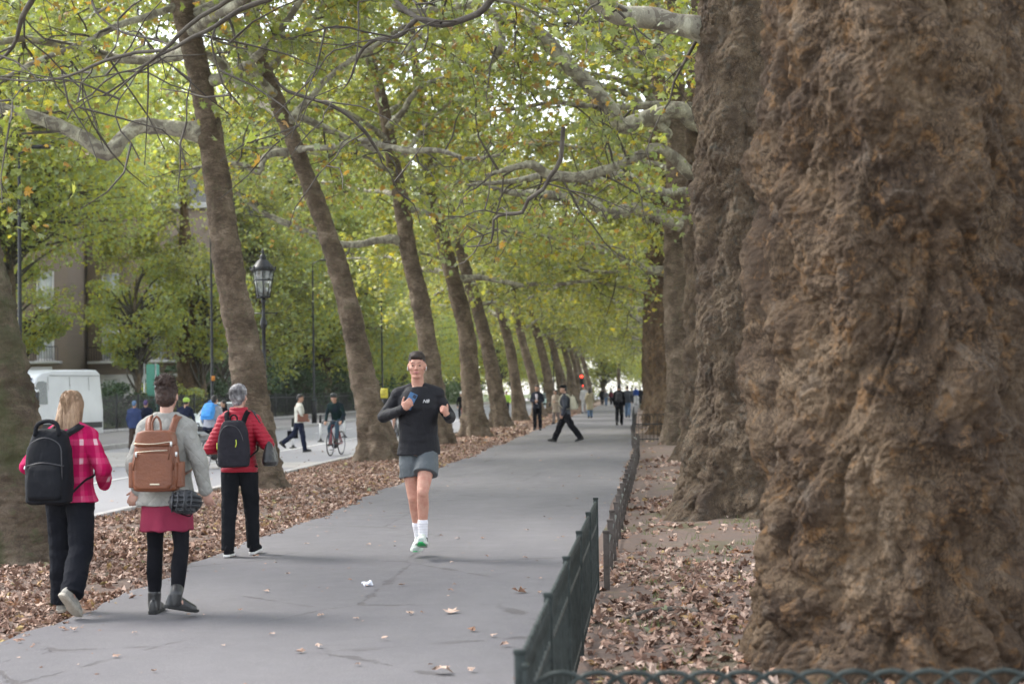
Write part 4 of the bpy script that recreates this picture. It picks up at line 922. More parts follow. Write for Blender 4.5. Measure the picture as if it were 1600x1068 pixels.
def rucksack(f, label, mat, w=.16, d=.09, z0=.98, z1=1.45, yoff=-.24, name='backpack', cat='backpack', xo=0, detail=1, strapmat=None, pocket=True, pw=3.2, zip_=None, taper=.85, handle=True, ribs=False):
    root = f.thing(name, f.U((xo, yoff, z0)), label, cat); m = f.mb(); U = f.U; H_ = z1 - z0; sm = strapmat or mat; vx = .007 if f.hi else .014
    rs = [(0, .82, .7), (.03, .97, .92), (.25, 1.0, 1.06), (.5, .99, 1.0), (.75, .96 * (1 + taper) / 2, .88), (.9, .9 * taper, .7), (.97, .75 * taper, .5), (1.0, .45 * taper, .25)]
    m.loft([(*U((xo, yoff, z0 + H_ * t)), w * a, d * b) for t, a, b in rs], 32, pw)
    o = m.build('bag_body', mat, root, voxel=vx, sm=2, disp=lambda q, n: f.k * .005 * fbm(q * [8, 8, 10], 3))
    if pocket:
        m = f.mb(); m.loft([(*U((xo, yoff - d * .8, z0 + H_ * t)), w * a, d * b) for t, a, b in ((.05, .7, .3), (.1, .78, .48), (.3, .8, .52), (.45, .76, .42), (.52, .66, .2))], 24, 3.4)
        m.build('front_pocket', mat, root, voxel=vx, sm=2, disp=lambda q, n: f.k * .004 * fbm(q * 11, 2))
    for sd in (-1, 1):
        sh = f.A['R' if sd > 0 else 'L']['sh']
        pts = [U((xo + sd * w * .45, yoff + d * .7, z1 - .06)), U((sd * .1, -.11, 1.46)), U((sd * .112, -.01, 1.488)), U((sd * .12, .09, 1.44)), U((sd * .13, .15, 1.3)), U((sd * .15, .14, 1.2))]
        f.mb().tube(smoothpath([U((sd * .15, .14, 1.2)), U((sd * .185, .06, 1.1)), U((sd * .17, -.1, 1.05)), U((xo + sd * w * .8, yoff + d * .8, z0 + .08))], .03), .009, 6).build('webbing', sm, root)
        S = smoothpath(pts, .03); m = f.mb(); V = []
        T = np.gradient(S, axis=0); T /= np.linalg.norm(T, axis=1)[:, None]; ctr = U((0, -.01, 1.2)); 
        for p, t_ in zip(S, T):
            out = p - np.array([ctr[0] * 0 + p[0] * .4, ctr[1], min(p[2], 1.38 + f.dz)]); out = out - t_ * np.dot(out, t_); out /= np.linalg.norm(out) + 1e-6; r_ = np.cross(t_, out)
            V.append(np.array([p + r_ * .026, p + r_ * .026 + out * .013, p - r_ * .026 + out * .013, p - r_ * .026]))
        m.rings(V); m.build('strap', sm, root)
    if handle:
        hp = smoothpath([U((xo - .035, yoff + d * .1, z1 - .03)), U((xo - .032, yoff + d * .1, z1 + .035)), U((xo, yoff + d * .1, z1 + .055)), U((xo + .032, yoff + d * .1, z1 + .035)), U((xo + .035, yoff + d * .1, z1 - .03))], .015)
        f.mb().tube(hp, .009, 8).build('handle', sm, root)
    root['_'] = 0; del root['_']
    return root, o
def bag_line(f, root, pts, r, name, mat, n=6):
    f.mb().tube(smoothpath([f.U(p) for p in pts], .02), r, n).build(name, mat, root)

def bicycle(M, label, col, group=None, rr=.34):
    root = empty('bicycle', M.translation, label, 'bicycle', group); blk = PM('bike_black', (.015, .015, .017), .5); fr = PM('bike_frame%s' % str(col), col, .35, spec=.6); met = PM('bike_metal', (.35, .35, .37), .35, metal=.9)
    def tor(c, R_, r_, n=40, k=8): 
        th = np.arange(n + 1) * 2 * math.pi / n; return np.stack([0 * th + c[0], c[1] + R_ * np.cos(th), c[2] + R_ * np.sin(th)], 1)
    hubs = [(0, -.5, rr), (0, .5, rr)]
    for c in hubs:
        w_ = MB(M); w_.tube(tor(c, rr - .035, 0), .009, 6, False); wh = w_.build('wheel', met, root)
        MB(M).tube(tor(c, rr - .016, 0), .016, 8, False).build('tyre', blk, wh)
        sp = MB(M)
        for a in range(12): t_ = a * math.pi / 6; sp.tube([c, (0, c[1] + (rr - .03) * math.cos(t_), c[2] + (rr - .03) * math.sin(t_))], .0015, 3)
        sp.build('spokes', met, wh)
    bb, st, hd, hb = (0, -.05, .28), (0, -.2, .84), (0, .36, .86), (0, .4, .72)
    m = MB(M)
    for a, b in ((bb, st), (st, hd), (bb, hb), (hd, hb), (bb, (.03, -.5, rr)), (bb, (-.03, -.5, rr)), ((0, -.19, .8), (.03, -.5, rr)), ((0, -.19, .8), (-.03, -.5, rr)), (hb, (.03, .5, rr)), (hb, (-.03, .5, rr)), (hb, hd)): m.cap(a, b, .016, .016, 8)
    m.build('frame', fr, root)
    m = MB(M); m.tube([hd, (0, .38, .95), (0, .42, .97)], .012, 6); m.tube(smoothpath([(-.21, .5, .9), (-.21, .5, .97), (-.12, .43, .98), (0, .42, .97), (.12, .43, .98), (.21, .5, .97), (.21, .5, .9)], .04), .013, 6); m.build('handlebar', blk, root)
    m = MB(M); m.ell((0, -.22, .93), (.065, .13, .025)); m.cap(st, (0, -.21, .91), .012, .012, 6); m.build('saddle', blk, root)
    m = MB(M); m.cap((.06, -.05, .28), (.08, .06, .16), .01, .01, 6); m.cap((-.06, -.05, .28), (-.08, -.16, .4), .01, .01, 6); m.cap((.04, -.05, .28), (.05, -.05, .28), .09, .09, 16); m.box((.12, .06, .16), (.04, .03, .01)); m.box((-.12, -.16, .4), (.04, .03, .01)); m.build('cranks', blk, root)
    return root
RIDE = dict(lean=28, legR=(62, 78, 4, -5, 0), legL=(78, 60, 4, -10, 0), armR=((.26, .12, 1.18), (.22, .36, 1.1), (0, .8, -.4), (0, -.4, -1)), armL=((.26, .12, 1.18), (.22, .36, 1.1), (0, .8, -.4), (0, -.4, -1)))
BLK = cloth('black_fabric', (.007, .007, .009), (.012, .012, .015)); NAVY = cloth('navy_fabric', (.012, .016, .035), (.02, .024, .045)); JEAN = cloth('denim', (.06, .1, .17), (.09, .14, .22))
BLKS = cloth('black_jersey', (.006, .006, .009), (.011, .011, .015), .65, .6, .3)
RUB = PM('black_rubber', (.02, .02, .02), .6); LEA = PM('black_leather', (.015, .015, .016), .32, (.03, .03, .03), 12, .3, 80, .5)
WHT = PM('white_rubber', (.7, .69, .66), .6); H_BR = PM('brown_hair', (.025, .014, .011), .6, (.06, .034, .025), 60, .3, 120); H_BK = PM('black_hair', (.012, .011, .011), .45, (.03, .025, .02), 60)

# ---- woman in the pink plaid jacket ----
t = NT('pink_plaid'); co = t.pos((1, 1, 1), True)
sp = t.n('SeparateXYZ'); t.l(co, sp.inputs[0])
def stripe(s_, fr, ph, lo, hi): return t.ramp(t.math('FRACT', t.math('ADD', t.math('MULTIPLY', s_, fr), ph)), [(0, 0.), (lo, 0.), (lo + .01, 1.), (hi, 1.), (hi + .01, 0.)])
hx = t.math('ADD', sp.outputs[0], t.math('MULTIPLY', sp.outputs[1], .8)); vz = sp.outputs[2]
s1 = stripe(hx, 8.2, .15, .0, .42); s2 = stripe(vz, 7.4, .45, .0, .42)
c = t.mix(t.math('MULTIPLY', s1, .55), (.5, .01, .1), (.3, .007, .06)); c = t.mix(t.math('MULTIPLY', s2, .55), c, (.36, .008, .07))
s3 = stripe(hx, 8.2, .72, .0, .3); s4 = stripe(vz, 7.4, .05, .0, .32)
c = t.mix(t.math('MULTIPLY', s3, .16), c, (.75, .2, .33)); c = t.mix(t.math('MULTIPLY', s4, .16), c, (.75, .2, .33))
blk = t.math('MULTIPLY', t.math('MULTIPLY', s3, s4), t.ramp(t.noise(co, 4.5, 1), [(.5, 0.), (.56, 1.)])); c = t.mix(t.math('MULTIPLY', blk, .75), c, (.75, .6, .62))
PLAID = t.done(c, t.bump(t.noise(t.pos(), 220, 2), .004, .8), .95, .1)
f = Fig(110, 957, 1.585, R(-3), 'woman with long fair hair in a pink plaid jacket walking away', dict(lean=3, legL=(8, 5, 1, 2, 4), legR=(-17, 26, 8, -46, 18), hairlen=.42, hyaw=12, hshift=-.06,
        armL=((.345, -.03, 1.17), (.19, .2, 1.14), (-.5, .6, .3), (0, -1, 0)), armR=((.30, -.05, 1.14), (.22, .18, 1.02), (-.3, .9, .2), (-1, 0, 0))), hi=True, female=True)
f.pose['mirror'] = True
f.hair(PM('fair_hair', (.42, .28, .17), .45, (.22, .13, .08), 40, .4, 150, .4, 0, (6, 6, .5)), 'long', 1)
f.top('jacket', PLAID, .88, .03, (.076, .066, .052), wrinkle=.006, flare=.02, collar=1.525)
f.legs('trousers', cloth('charcoal_trousers', (.008, .009, .013), (.014, .015, .019), .9, .5), (.112, .098, .092, .09), 1.0, 1.0, .0055, .016)
f.shoes(PM('grey_suede_shoe', (.33, .31, .27), .8, (.2, .19, .17), 30, .4, 90), PM('stone_sole', (.4, .36, .3), .7, (.3, .27, .22), 40))
BP = cloth('black_backpack_nylon', (.006, .007, .010), (.011, .012, .016), .75, .4, .2); ZP = PM('zip_black', (.05, .05, .055), .4); GOLD = PM('pale_gold_metal', (.7, .62, .48), .3, metal=.9); STEEL = PM('steel', (.6, .6, .6), .3, metal=.9)
r_, o = rucksack(f, 'large plain black backpack on the woman in pink plaid', BP, .185, .1, .87, 1.46, -.27, xo=-.05, handle=False, taper=.86)
bag_line(f, r_, [(-.15, -.33, 1.4), (-.13, -.33, 1.485), (-.05, -.335, 1.515), (.03, -.33, 1.49), (.05, -.33, 1.4)], .017, 'handle', BP, 8)
bag_line(f, r_, [(-.19, -.352, 1.0), (-.195, -.378, 1.2), (-.17, -.372, 1.33), (-.05, -.372, 1.385), (.07, -.37, 1.33), (.095, -.378, 1.2), (.09, -.352, 1.0)], .004, 'zip', ZP)
bag_line(f, r_, [(-.205, -.374, 1.165), (-.05, -.397, 1.19), (.11, -.374, 1.165)], .0045, 'zip', ZP)
bag_line(f, r_, [(-.2, -.385, 1.165), (-.203, -.39, 1.14)], .005, 'zip_pull', STEEL)

# ---- woman with the tan backpack ----
t = NT('grey_quilted'); co = t.pos((1, 1, 1), True); sp = t.n('SeparateXYZ'); t.l(co, sp.inputs[0])
aa = t.math('ADD', sp.outputs[0], t.math('MULTIPLY', sp.outputs[1], .5))
def tri(v, fr): return t.math('ABSOLUTE', t.math('SUBTRACT', t.math('FRACT', t.math('MULTIPLY', v, fr)), .5))
d1 = tri(t.math('ADD', aa, sp.outputs[2]), 11); d2 = tri(t.math('SUBTRACT', aa, sp.outputs[2]), 11)
q = t.math('MULTIPLY', t.ramp(d1, [(0, 0.), (.08, .7), (.3, 1.)]), t.ramp(d2, [(0, 0.), (.08, .7), (.3, 1.)]))
c = t.mix(t.noise(co, 6, 3), (.25, .245, .225), (.33, .325, .3)); n = t.bump(q, .012, .4); n = t.bump(t.noise(co, 18, 3), .02, .4, n)
QUILT = t.done(c, n, .8, .2)
f = Fig(262, 958, 1.645, R(0), 'woman with a dark bun in a pale grey quilted coat walking away', dict(lean=2, legL=(4, 4, 2, 0, 4), legR=(-6, 27, 5, -14, 42),
        armL=((.235, -.06, 1.15), (.225, .0, .93), (.5, -.1, -.8), (-.3, 1, 0)), armR=((.27, -.07, 1.16), (.31, -.02, .93), (.25, -.05, -.95), (0, 1, 0)), spreadx=1, hyaw=0), hi=True, female=True)
f.hair(H_BR, 'bun', 2)
f.top('coat', QUILT, .82, .034, (.076, .066, .052), wrinkle=.006, flare=.02, collar=1.525)
f.skirt(cloth('raspberry_skirt', (.27, .035, .07), (.21, .028, .058), .8, .3), .95, .63, (.18, .14), (.2, .165))
f.legs('tights', BLK, (.088, .058, .054, .04), 1.0, 1.0, .0015, .003)
f.shoes(LEA, PM('chunky_black_sole', (.018, .018, .018), .7), .17, .95)
TAN = PM('tan_leather', (.2, .068, .03), .42, (.155, .05, .023), 6, .4, 60, .45)
r_, o = rucksack(f, 'tan leather backpack with two zips on the bun-haired woman', TAN, .175, .09, .93, 1.36, -.25, xo=.0, pocket=False, taper=.9, handle=False, pw=3.6)
m = f.mb(); m.loft([(*f.U((0, -.262, z)), w_, .09) for z, w_ in ((1.27, .158), (1.33, .15), (1.37, .135), (1.385, .1))], 28, 3.5); m.build('top_flap', TAN, r_, voxel=.007, sm=2)
m = f.mb(); m.loft([(*f.U((0, -.335, z)), w_, .02) for z, w_ in ((.95, .12), (.98, .145), (1.1, .15), (1.19, .148), (1.215, .14))], 24, 4); m.build('front_pocket', TAN, r_, voxel=.006, sm=2)
for sd in (-1, 1): m = f.mb(); m.loft([(*f.U((sd * .178, -.24, z)), .03, .055) for z in (.96, .99, 1.12, 1.15)], 18, 3); m.build('side_pocket', TAN, r_, voxel=.007, sm=3)
bag_line(f, r_, [(-.125, -.357, 1.222), (0, -.362, 1.232), (.115, -.357, 1.235)], .0042, 'zip', GOLD)
bag_line(f, r_, [(-.145, -.34, 1.288), (0, -.358, 1.283), (.145, -.34, 1.3)], .0042, 'zip', GOLD)
for p in ((-.12, -.365, 1.22), (.14, -.345, 1.295), (.175, -.33, 1.22)):
    f.mb().box(f.U((p[0], p[1], p[2] - .015)), (.008, .005, .018)).build('zip_pull', STEEL, r_, bevel=.002)
    f.mb().tube([f.U((p[0] - .005, p[1] - .004, p[2] - .03)), f.U((p[0] - .018, p[1] - .006, p[2] - .13))], .0055, 6).build('tassel', PM('tan_dark', (.16, .06, .03), .5), r_)
f.mb().box(f.U((.02, -.358, .985)), (.036, .003, .006)).build('name_plate', GOLD, r_, bevel=.001)
bag_line(f, r_, [(-.035, -.235, 1.37), (-.04, -.225, 1.45), (-.01, -.22, 1.49), (.02, -.225, 1.45), (.03, -.235, 1.37)], .009, 'handle', TAN, 8)
# black cycle helmet hanging from the bag
def helmet(name, M, mat, label=None, cat=None, parent=None, rad=(.1, .13, .085)):
    m = MB(M); n, k = 30, 9; rs = []
    m.ell((0, 0, 0), rad, None, 30, 16)
    def dsp(q, n_):
        an = q[:, 0] / rad[0]; g = np.abs(np.sin(an * 7.5)); gy = np.abs(np.sin(q[:, 1] / rad[1] * 3.4 + .6)); return -.018 * np.clip(g - .55, 0, 1) * 2 * (gy > .35) * (q[:, 2] > -.03)
    if parent is not None:
        return m.build(name, mat, parent, voxel=.006, sm=1, disp=dsp)
    root = empty(name, M.translation, label, cat); m.build('shell', mat, root, voxel=.005, sm=1, disp=dsp)
    b = MB(M)
    for s_ in (-1, 1): b.tube(smoothpath([(s_ * .085, .03, -.02), (s_ * .09, -.02, -.08), (s_ * .03, -.02, -.12), (0, 0, -.13)], .02), .005, 5)
    b.build('chin_strap', BLK, root)
    for y in (-.07, -.02, .03, .075):
        b = MB(M); b.tube([(x, y + .02 * abs(x) / .1, rad[2] * math.sqrt(max(0, 1 - (x / rad[0]) ** 2 - (y / rad[1]) ** 2)) + .004) for x in np.linspace(-.075, .075, 11)], .006, 6); b.build('rib', PM('helmet_rib', (.05, .052, .058), .4), root)
    return root
HM = f.M @ Matrix.Translation(Vector(f.U((.235, -.3, .85)))) @ Matrix.Rotation(R(75), 4, 'X') @ Matrix.Rotation(R(90), 4, 'Z')
HELM = PM('helmet_black', (.02, .022, .026), .4, spec=.5)
helmet('cycle_helmet', HM, HELM, 'black vented cycle helmet dangling below the tan backpack', 'helmet', rad=(.095, .13, .085))

# ---- grey haired woman in the red down jacket ----
RED = cloth('red_down', (.36, .008, .028), (.3, .006, .022), .55, .4, .35)
f = Fig(375, 868, 1.63, R(2), 'woman with short grey hair in a red down jacket walking away', dict(lean=2, legL=(-7, 3, 1, -2, 3), legR=(14, 8, 2, 5, 5), hyaw=-14,
        armL=((.29, -.03, 1.12), (.12, .22, 1.12), (-.8, .4, 0), (0, -1, 0)), armR=((.31, -.05, 1.15), (.16, .2, 1.2), (-.8, .4, 0), (0, -1, 0))), hi=True, female=True)
f.hair(PM('grey_hair', (.33, .32, .325), .5, (.09, .085, .09), 30, .4, 120, .3, 0, (1, 1, .3)), 'bob', 3)
f.top('jacket', RED, .87, .028, (.078, .07, .05), wrinkle=.004, puff=.009, per=.042, collar=1.535)
f.legs('trousers', cloth('black_slacks', (.007, .008, .010), (.012, .013, .016), .85, .4), (.105, .082, .072, .066), 1.0, 1.0, .004, .012)
f.shoes(BLK, WHT)
GBP = cloth('dark_grey_backpack', (.014, .013, .018), (.022, .021, .027), .8, .3, .2)
r_, o = rucksack(f, 'dark grey oval backpack on the woman in red', GBP, .165, .085, .92, 1.4, -.25, taper=.85, strapmat=BLK, pocket=False)
LIME = PM('lime_tab', (.5, .6, .05), .5)
bag_line(f, r_, [(-.12, -.3, 1.0), (-.135, -.32, 1.2), (-.08, -.325, 1.33), (.04, -.328, 1.33), (.11, -.32, 1.2), (.1, -.3, 1.0)], .004, 'zip', ZP)
bag_line(f, r_, [(.045, -.345, 1.2), (.05, -.348, 1.16), (.04, -.348, 1.125)], .005, 'zip_pull', LIME)
bag_line(f, r_, [(-.165, -.27, 1.17), (-.16, -.29, 1.1)], .006, 'side_tab', LIME)
def textmesh(name, s, size, M, mat, parent, ext=.001, shear=0, align='CENTER'):
    cu = bpy.data.curves.new(name, 'FONT'); cu.body = s; cu.size = size; cu.extrude = ext; cu.shear = shear; cu.align_x = align; cu.align_y = 'CENTER'
    o = bpy.data.objects.new(name, cu); C.objects.link(o); dg = bpy.context.evaluated_depsgraph_get(); me = bpy.data.meshes.new_from_object(o.evaluated_get(dg))
    bpy.data.objects.remove(o); me.transform(Matrix.Translation(-wloc(parent)) @ M); me.materials.clear(); me.materials.append(mat); me.name = name
    o = bpy.data.objects.new(name, me); C.objects.link(o); o.parent = parent; return o
# shoulder bag
SHB = f.thing('shoulder_bag', f.U((.3, .02, .98)), 'glossy black leather shoulder bag on the right shoulder of the woman in red', 'handbag')
m = f.mb(); m.loft([(*f.U((.335, -.03, z)), rx, ry) for z, rx, ry in ((.93, .06, .14), (.97, .075, .165), (1.06, .062, .145), (1.15, .036, .11), (1.19, .014, .08))], 28, 2.8); m.build('bag_body', LEA, SHB, voxel=.006, sm=2, disp=lambda q, n: .006 * fbm(q * 14, 2))
for yy in (-.07, .06): m = f.mb(); m.tube(smoothpath([f.U(p) for p in ((.31, yy, 1.16), (.27, yy * .8, 1.3), (.17, yy * .5 - .03, 1.48), (.13, 0, 1.5))], .03), .008, 6); m.build('strap', LEA, SHB)
f.mb().ell(f.U((.365, .03, 1.1)), (.008, .012, .012)).build('clasp', STEEL, SHB)

# ---- runner ----
f = Fig(657, 871, 1.86, math.pi, 'young man running towards the camera in a black long sleeved top', dict(lean=3, lift=.05, legL=(30, 44, -4, 12, 3), legR=(4, 30, -5, -10, 3), hyaw=4,
        armR=((.315, -.03, 1.205), (.105, .215, 1.285), (-.55, .3, .45), (-.3, -.9, .25)), armL=((.275, -.04, 1.19), (.285, .2, 1.215), (-.25, .5, .8), (-1, -.2, .1)), curlR=(48, 60, 35), curlL=(70, 80, 40), tdL=V3(-.1, .1, 1.)), hi=True, skin=SK3)
# hands: right curled round the phone, left loosely closed with the thumb up
f.face(H_BR); f.hair(PM('short_dark_hair', (.016, .01, .008), .6, (.035, .022, .016), 60), 'short', 4)
for d in (-1, 1): m = f.mb(); m.ell(f.h((d * .081, .004, -.006)), (.005, .007, .007)); m.cap(f.h((d * .084, .008, -.01)), f.h((d * .08, .016, -.034)), .0032, .003, 8); m.build('earbud', PM('white_plastic', (.7, .7, .7), .4), f.root, voxel=.002)
tp = f.top('shirt', BLKS, .865, .016, (.062, .056, .038), wrinkle=.0045, flare=.006, sleeve_to=.99, neck=(1.464, .08), capr=.046)
sh = f.legs('shorts', cloth('grey_sports_shorts', (.075, .088, .096), (.1, .113, .122), .6, .6, .35), (.092, .108), .29, 1.0, .005, .010, seat=.004)
f.legs('inner_shorts', BLK, (.08, .076), .17, .9, .001, .002)
# socks and running shoes
for l in f.L.values():
    m = f.mb(); e = l['ank']; k = l['knee']; m.chain([e * .66 + k * .34, e * .85 + k * .15, e, e - l['up'] * .04 + l['fwd'] * .02], [.047, .043, .041, .042], 16); m.build('sock', PM('white_sock', (.78, .76, .8), .9, (.7, .68, .72), 20, .3, 150), f.root, voxel=.006, sm=2, disp=lambda q, n: .0015 * np.sin(q[:, 2] * 260))
f.shoes(PM('pale_mesh_shoe', (.6, .63, .58), .7, (.3, .36, .33), 28, .3, 120), PM('mint_sole', (.62, .66, .6), .6, (.5, .55, .48), 20), 0, 1.06)
GS = PM('green_rubber', (.03, .42, .12), .5)
for l in f.L.values():
    r = np.cross(l['fwd'], l['up']); A = Matrix([list(r), list(l['fwd']), list(l['up'])]).transposed(); W = f.M @ Matrix.Translation(Vector(l['ank'] - l['up'] * .09)) @ A.to_4x4()
    MB(W).rings([np.array([(-w_, y, z), (w_, y, z), (w_, y, z + .008), (-w_, y, z + .008)]) for y, w_, z in ((.11, .036, -.003), (.16, .036, .004), (.2, .026, .012), (.214, .016, .018))]).build('tread', GS, f.root)
    for s_ in (-1, 1):
        MB(W).tube([(s_ * .040, .02, .05), (s_ * .042, .06, .075), (s_ * .038, .1, .045), (s_ * .042, .13, .07)], .004, 5).build('shoe_stripe', BLK, f.root)
# white logo on the chest: two slanted letters, as on the shirt
LM = f.M @ Matrix.Translation(Vector(f.U((-.088, .133, 1.345)))) @ Matrix.Rotation(math.pi, 4, 'Z') @ Matrix.Rotation(R(82), 4, 'X')
textmesh('chest_logo', 'NB', .042, LM, PM('logo_white', (.8, .8, .8), .5), f.root, .004, .35)
LM = f.M @ Matrix.Translation(Vector(f.L['L']['hip'] + V3(-.03, .135, -.1))) @ Matrix.Rotation(math.pi, 4, 'Z') @ Matrix.Rotation(R(84), 4, 'X')
textmesh('shorts_logo', 'nb', .022, LM, PM('logo_white', (.8, .8, .8), .5), f.root, .003, .3)
a = f.A['R']; R3 = Matrix([list(np.cross(a['hd'], a['pm'])), list(a['pm']), list(a['hd'])]).transposed()
PHL = V3(*(a['wr'] + a['hd'] * .085 + a['pm'] * .03 + V3(.0, 0, .012)))
ph = f.thing('phone', PHL, 'blue mobile phone held in the runner hand against his chest', 'phone')
tl = Matrix.Rotation(R(-28), 3, 'Y') @ Matrix.Identity(3)
f.mb().box(PHL, (.036, .0045, .074), tl).build('phone_body', PM('phone_blue', (.04, .13, .28), .35, spec=.5), ph, bevel=.004, smooth=False)
f.mb().box(PHL + V3(*(tl @ Vector((-.016, .0055, .052)))), (.015, .0015, .016), tl).build('camera_bump', PM('phone_dark', (.01, .02, .05), .3), ph, bevel=.001, smooth=False)

# ---- people farther along the path ----
def simple(px, pyb, pyt, hd, label, pose, topc, legc, hairk, hairm, o=.02, puff=None, hem=.9, female=False, z=0.0, skirt=None, skin=None, flare=0., legr=(.1, .08, .075, .066), H=None, group=None, coatlegs=None, hood=False, sl=(.068, .06, .046)):
    b, h_ = stand(px, pyb, pyt, z); H = H or h_
    f = Fig(px, pyb, H, hd, label, pose, z, skin or SK2, False, group, female=female)
    if not hood: f.hair(hairm, hairk, int(px))
    else: m = f.mb(); m.ell(f.h((0, -.02, .02)), (.1, .11, .12)); m.ell(f.h((0, -.03, -.09)), (.09, .08, .06)); m.build('hood', topc, f.root, voxel=.012)
    f.top('jacket', topc, hem, o, sl, wrinkle=.006, puff=puff, flare=flare, collar=1.52)
    f.legs('trousers', legc, legr, 1.0, 1.0, .008, .01); f.shoes(RUB if not female else BLK, RUB)
    if skirt: f.skirt(skirt[0], .98, skirt[1], (.175, .13), (.21, .18), 'coat_skirt')
    return f
DOWN = ((.23, -.04, 1.14), (.22, .08, .9), (0, .3, -1), (-1, 0, 0))
f = simple(885, 690, 598, R(83), 'man in a dark puffer jacket and cap striding left across the path', dict(lean=4, legR=(30, 6, 2, 6, 0), legL=(-27, 12, 2, -16, 0), armR=DOWN, armL=DOWN, hyaw=8), cloth('dark_puffer', (.018, .022, .035), (.03, .034, .05), .5, .4, .4), BLK, 'short', H_BK, .03, .012, .86, legr=(.115, .095, .09, .082))
f.mb().ell(f.h((0, -.005, .085)), (.092, .105, .055)).build('cap', BLK, f.root); f.mb().box(f.h((0, .12, .07)), (.06, .05, .006)).build('cap_peak', BLK, f.root)
r_, o = rucksack(f, 'cream backpack covered with a net on the man in the cap', PM('cream_canvas', (.5, .47, .36), .8, (.38, .35, .26), 10), .16, .1, 1.02, 1.42, -.25, detail=0)
m = f.mb()
for i in range(5): 
    xx = -.12 + .06 * i; m.tube([f.U((xx, -.36 - .02 * (2 - abs(i - 2)), 1.08)), f.U((xx * .8, -.37 - .01 * (2 - abs(i - 2)), 1.25)), f.U((xx * .3, -.3, 1.42))], .008, 5)
m.build('net_cords', PM('net_dark', (.12, .11, .08), .8), r_)
f = simple(840, 672, 603, math.pi - .1, 'man in a dark suit with open collar walking towards the camera', dict(lean=1, legR=(8, 10, 1, 0, 5), legL=(-4, 6, 1, -8, 5), armR=((.25, -.03, 1.16), (.06, .2, 1.12), (-.7, .2, .1), (0, -1, 0)), armL=((.25, -.03, 1.16), (.06, .2, 1.1), (-.7, .2, .1), (0, -1, 0))), cloth('dark_suit', (.016, .018, .028), (.024, .026, .036), .75, .3), BLK, 'short', H_BK, .018, None, .84)
f.mb().loft([(*f.U((0, .118, z)), w_, .02) for z, w_ in ((1.02, .03), (1.2, .05), (1.42, .045))], 14).build('shirt_front', PM('pale_shirt', (.55, .5, .55), .8), f.root)
f = simple(869, 662, 609, math.pi * .85, 'woman in a beige coat half hidden behind the man in the cap', dict(legR=(10, 8), legL=(-8, 6), armR=DOWN, armL=((.24, 0, 1.15), (.1, .2, 1.15), (-.7, .3, 0), (0, -1, 0)), hairlen=.3), PM('beige_coat', (.33, .27, .21), .85, (.26, .21, .17), 8), cloth('taupe_trousers', (.2, .17, .16)), 'long', H_BK, .03, None, .8, True, skirt=(PM('beige_coat', (.33, .27, .21)), .6))
hb = f.thing('shoulder_bag', f.U((.27, .02, .95)), 'small black bag carried by the woman in the beige coat', 'handbag'); f.mb().loft([(*f.U((.3, .03, z)), .05, .13) for z in (.9, .93, 1.05, 1.08)], 16, 3.5).build('bag_body', LEA, hb); f.mb().tube([f.U((.3, -.03, 1.08)), f.U((.22, -.02, 1.4)), f.U((.3, .09, 1.08))], .01, 5).build('strap', LEA, hb)
f = simple(922, 653, 606, .1, 'woman with long dark hair in a khaki trench coat walking away', dict(legR=(8, 8), legL=(-8, 12, 0, -10), armR=DOWN, armL=DOWN, hairlen=.38), PM('khaki_trench', (.3, .26, .17), .85, (.24, .2, .13), 8), JEAN, 'long', H_BK, .03, None, .8, True, skirt=(PM('khaki_trench', (.3, .26, .17)), .48), sl=(.075, .066, .05))
hb = f.thing('shoulder_bag', f.U((.27, -.05, 1.2)), 'white tote bag under the arm of the woman in the trench coat', 'bag'); f.mb().loft([(*f.U((.28, -.06, z)), .05, .15) for z in (1.08, 1.1, 1.3, 1.32)], 16, 3.5).build('bag_body', PM('white_canvas', (.6, .6, .57), .8), hb); f.mb().tube([f.U((.28, -.12, 1.32)), f.U((.17, -.03, 1.48)), f.U((.28, .02, 1.32))], .01, 5).build('strap', PM('white_canvas', (.6, .6, .57)), hb)
f = simple(968, 664, 601, -.05, 'man in black with a backpack walking away on the right of the path', dict(lean=3, legR=(14, 8, 0, 5), legL=(-13, 22, 0, -28), armR=DOWN, armL=DOWN), BLK, BLK, 'short', H_BK, .022)
rucksack(f, 'black backpack on the man walking away on the right of the path', PM('backpack_grey', (.03, .03, .035), .7), .15, .08, 1.02, 1.42, -.22, handle=False)
simple(981, 652, 603, -.05, 'person in a dark coat and blue jeans walking beside the man with the black backpack', dict(legR=(-10, 14, 0, -12), legL=(12, 8), armR=DOWN, armL=DOWN), cloth('slate_coat', (.05, .055, .065)), JEAN, 'short', H_BR, .025, None, .82)
gg = 'distant walkers on the path'
MAR = cloth('maroon_coat', (.12, .02, .03)); BLU = cloth('blue_jumper', (.03, .08, .32)); GRY = cloth('grey_coat', (.12, .12, .13)); PALE = PM('pale_clothes', (.55, .54, .55), .8)
W1 = dict(legR=(12, 8), legL=(-10, 14, 0, -12), armR=DOWN, armL=DOWN)
for px, yb, yt, hd, lb, tc, lc, k in ((913, 645, 603, 3.0, 'distant person in pale grey clothes left of the trench coat woman', PALE, PALE, 'short'), (941, 633, 607, .1, 'distant walker in black, left one of three near the far right trunks', BLK, BLK, 'short'), (947, 633.5, 609, .1, 'distant walker in grey, middle one of three near the far right trunks', GRY, JEAN, 'short'),
        (955, 632, 609, .1, 'distant walker in a maroon coat, right one of three', MAR, BLK, 'long'), (994, 632, 604, .1, 'distant walker in a bright blue jumper at the right path edge', BLU, PALE, 'short'), (1001, 631, 605, .1, 'distant walker in black right of the blue jumper', BLK, BLK, 'short'),
        (988, 630, 606, .1, 'distant walker in a dark coat left of the blue jumper', GRY, BLK, 'short')):
    simple(px, yb, yt, hd, lb, W1, tc, lc, k, H_BK, group=gg)

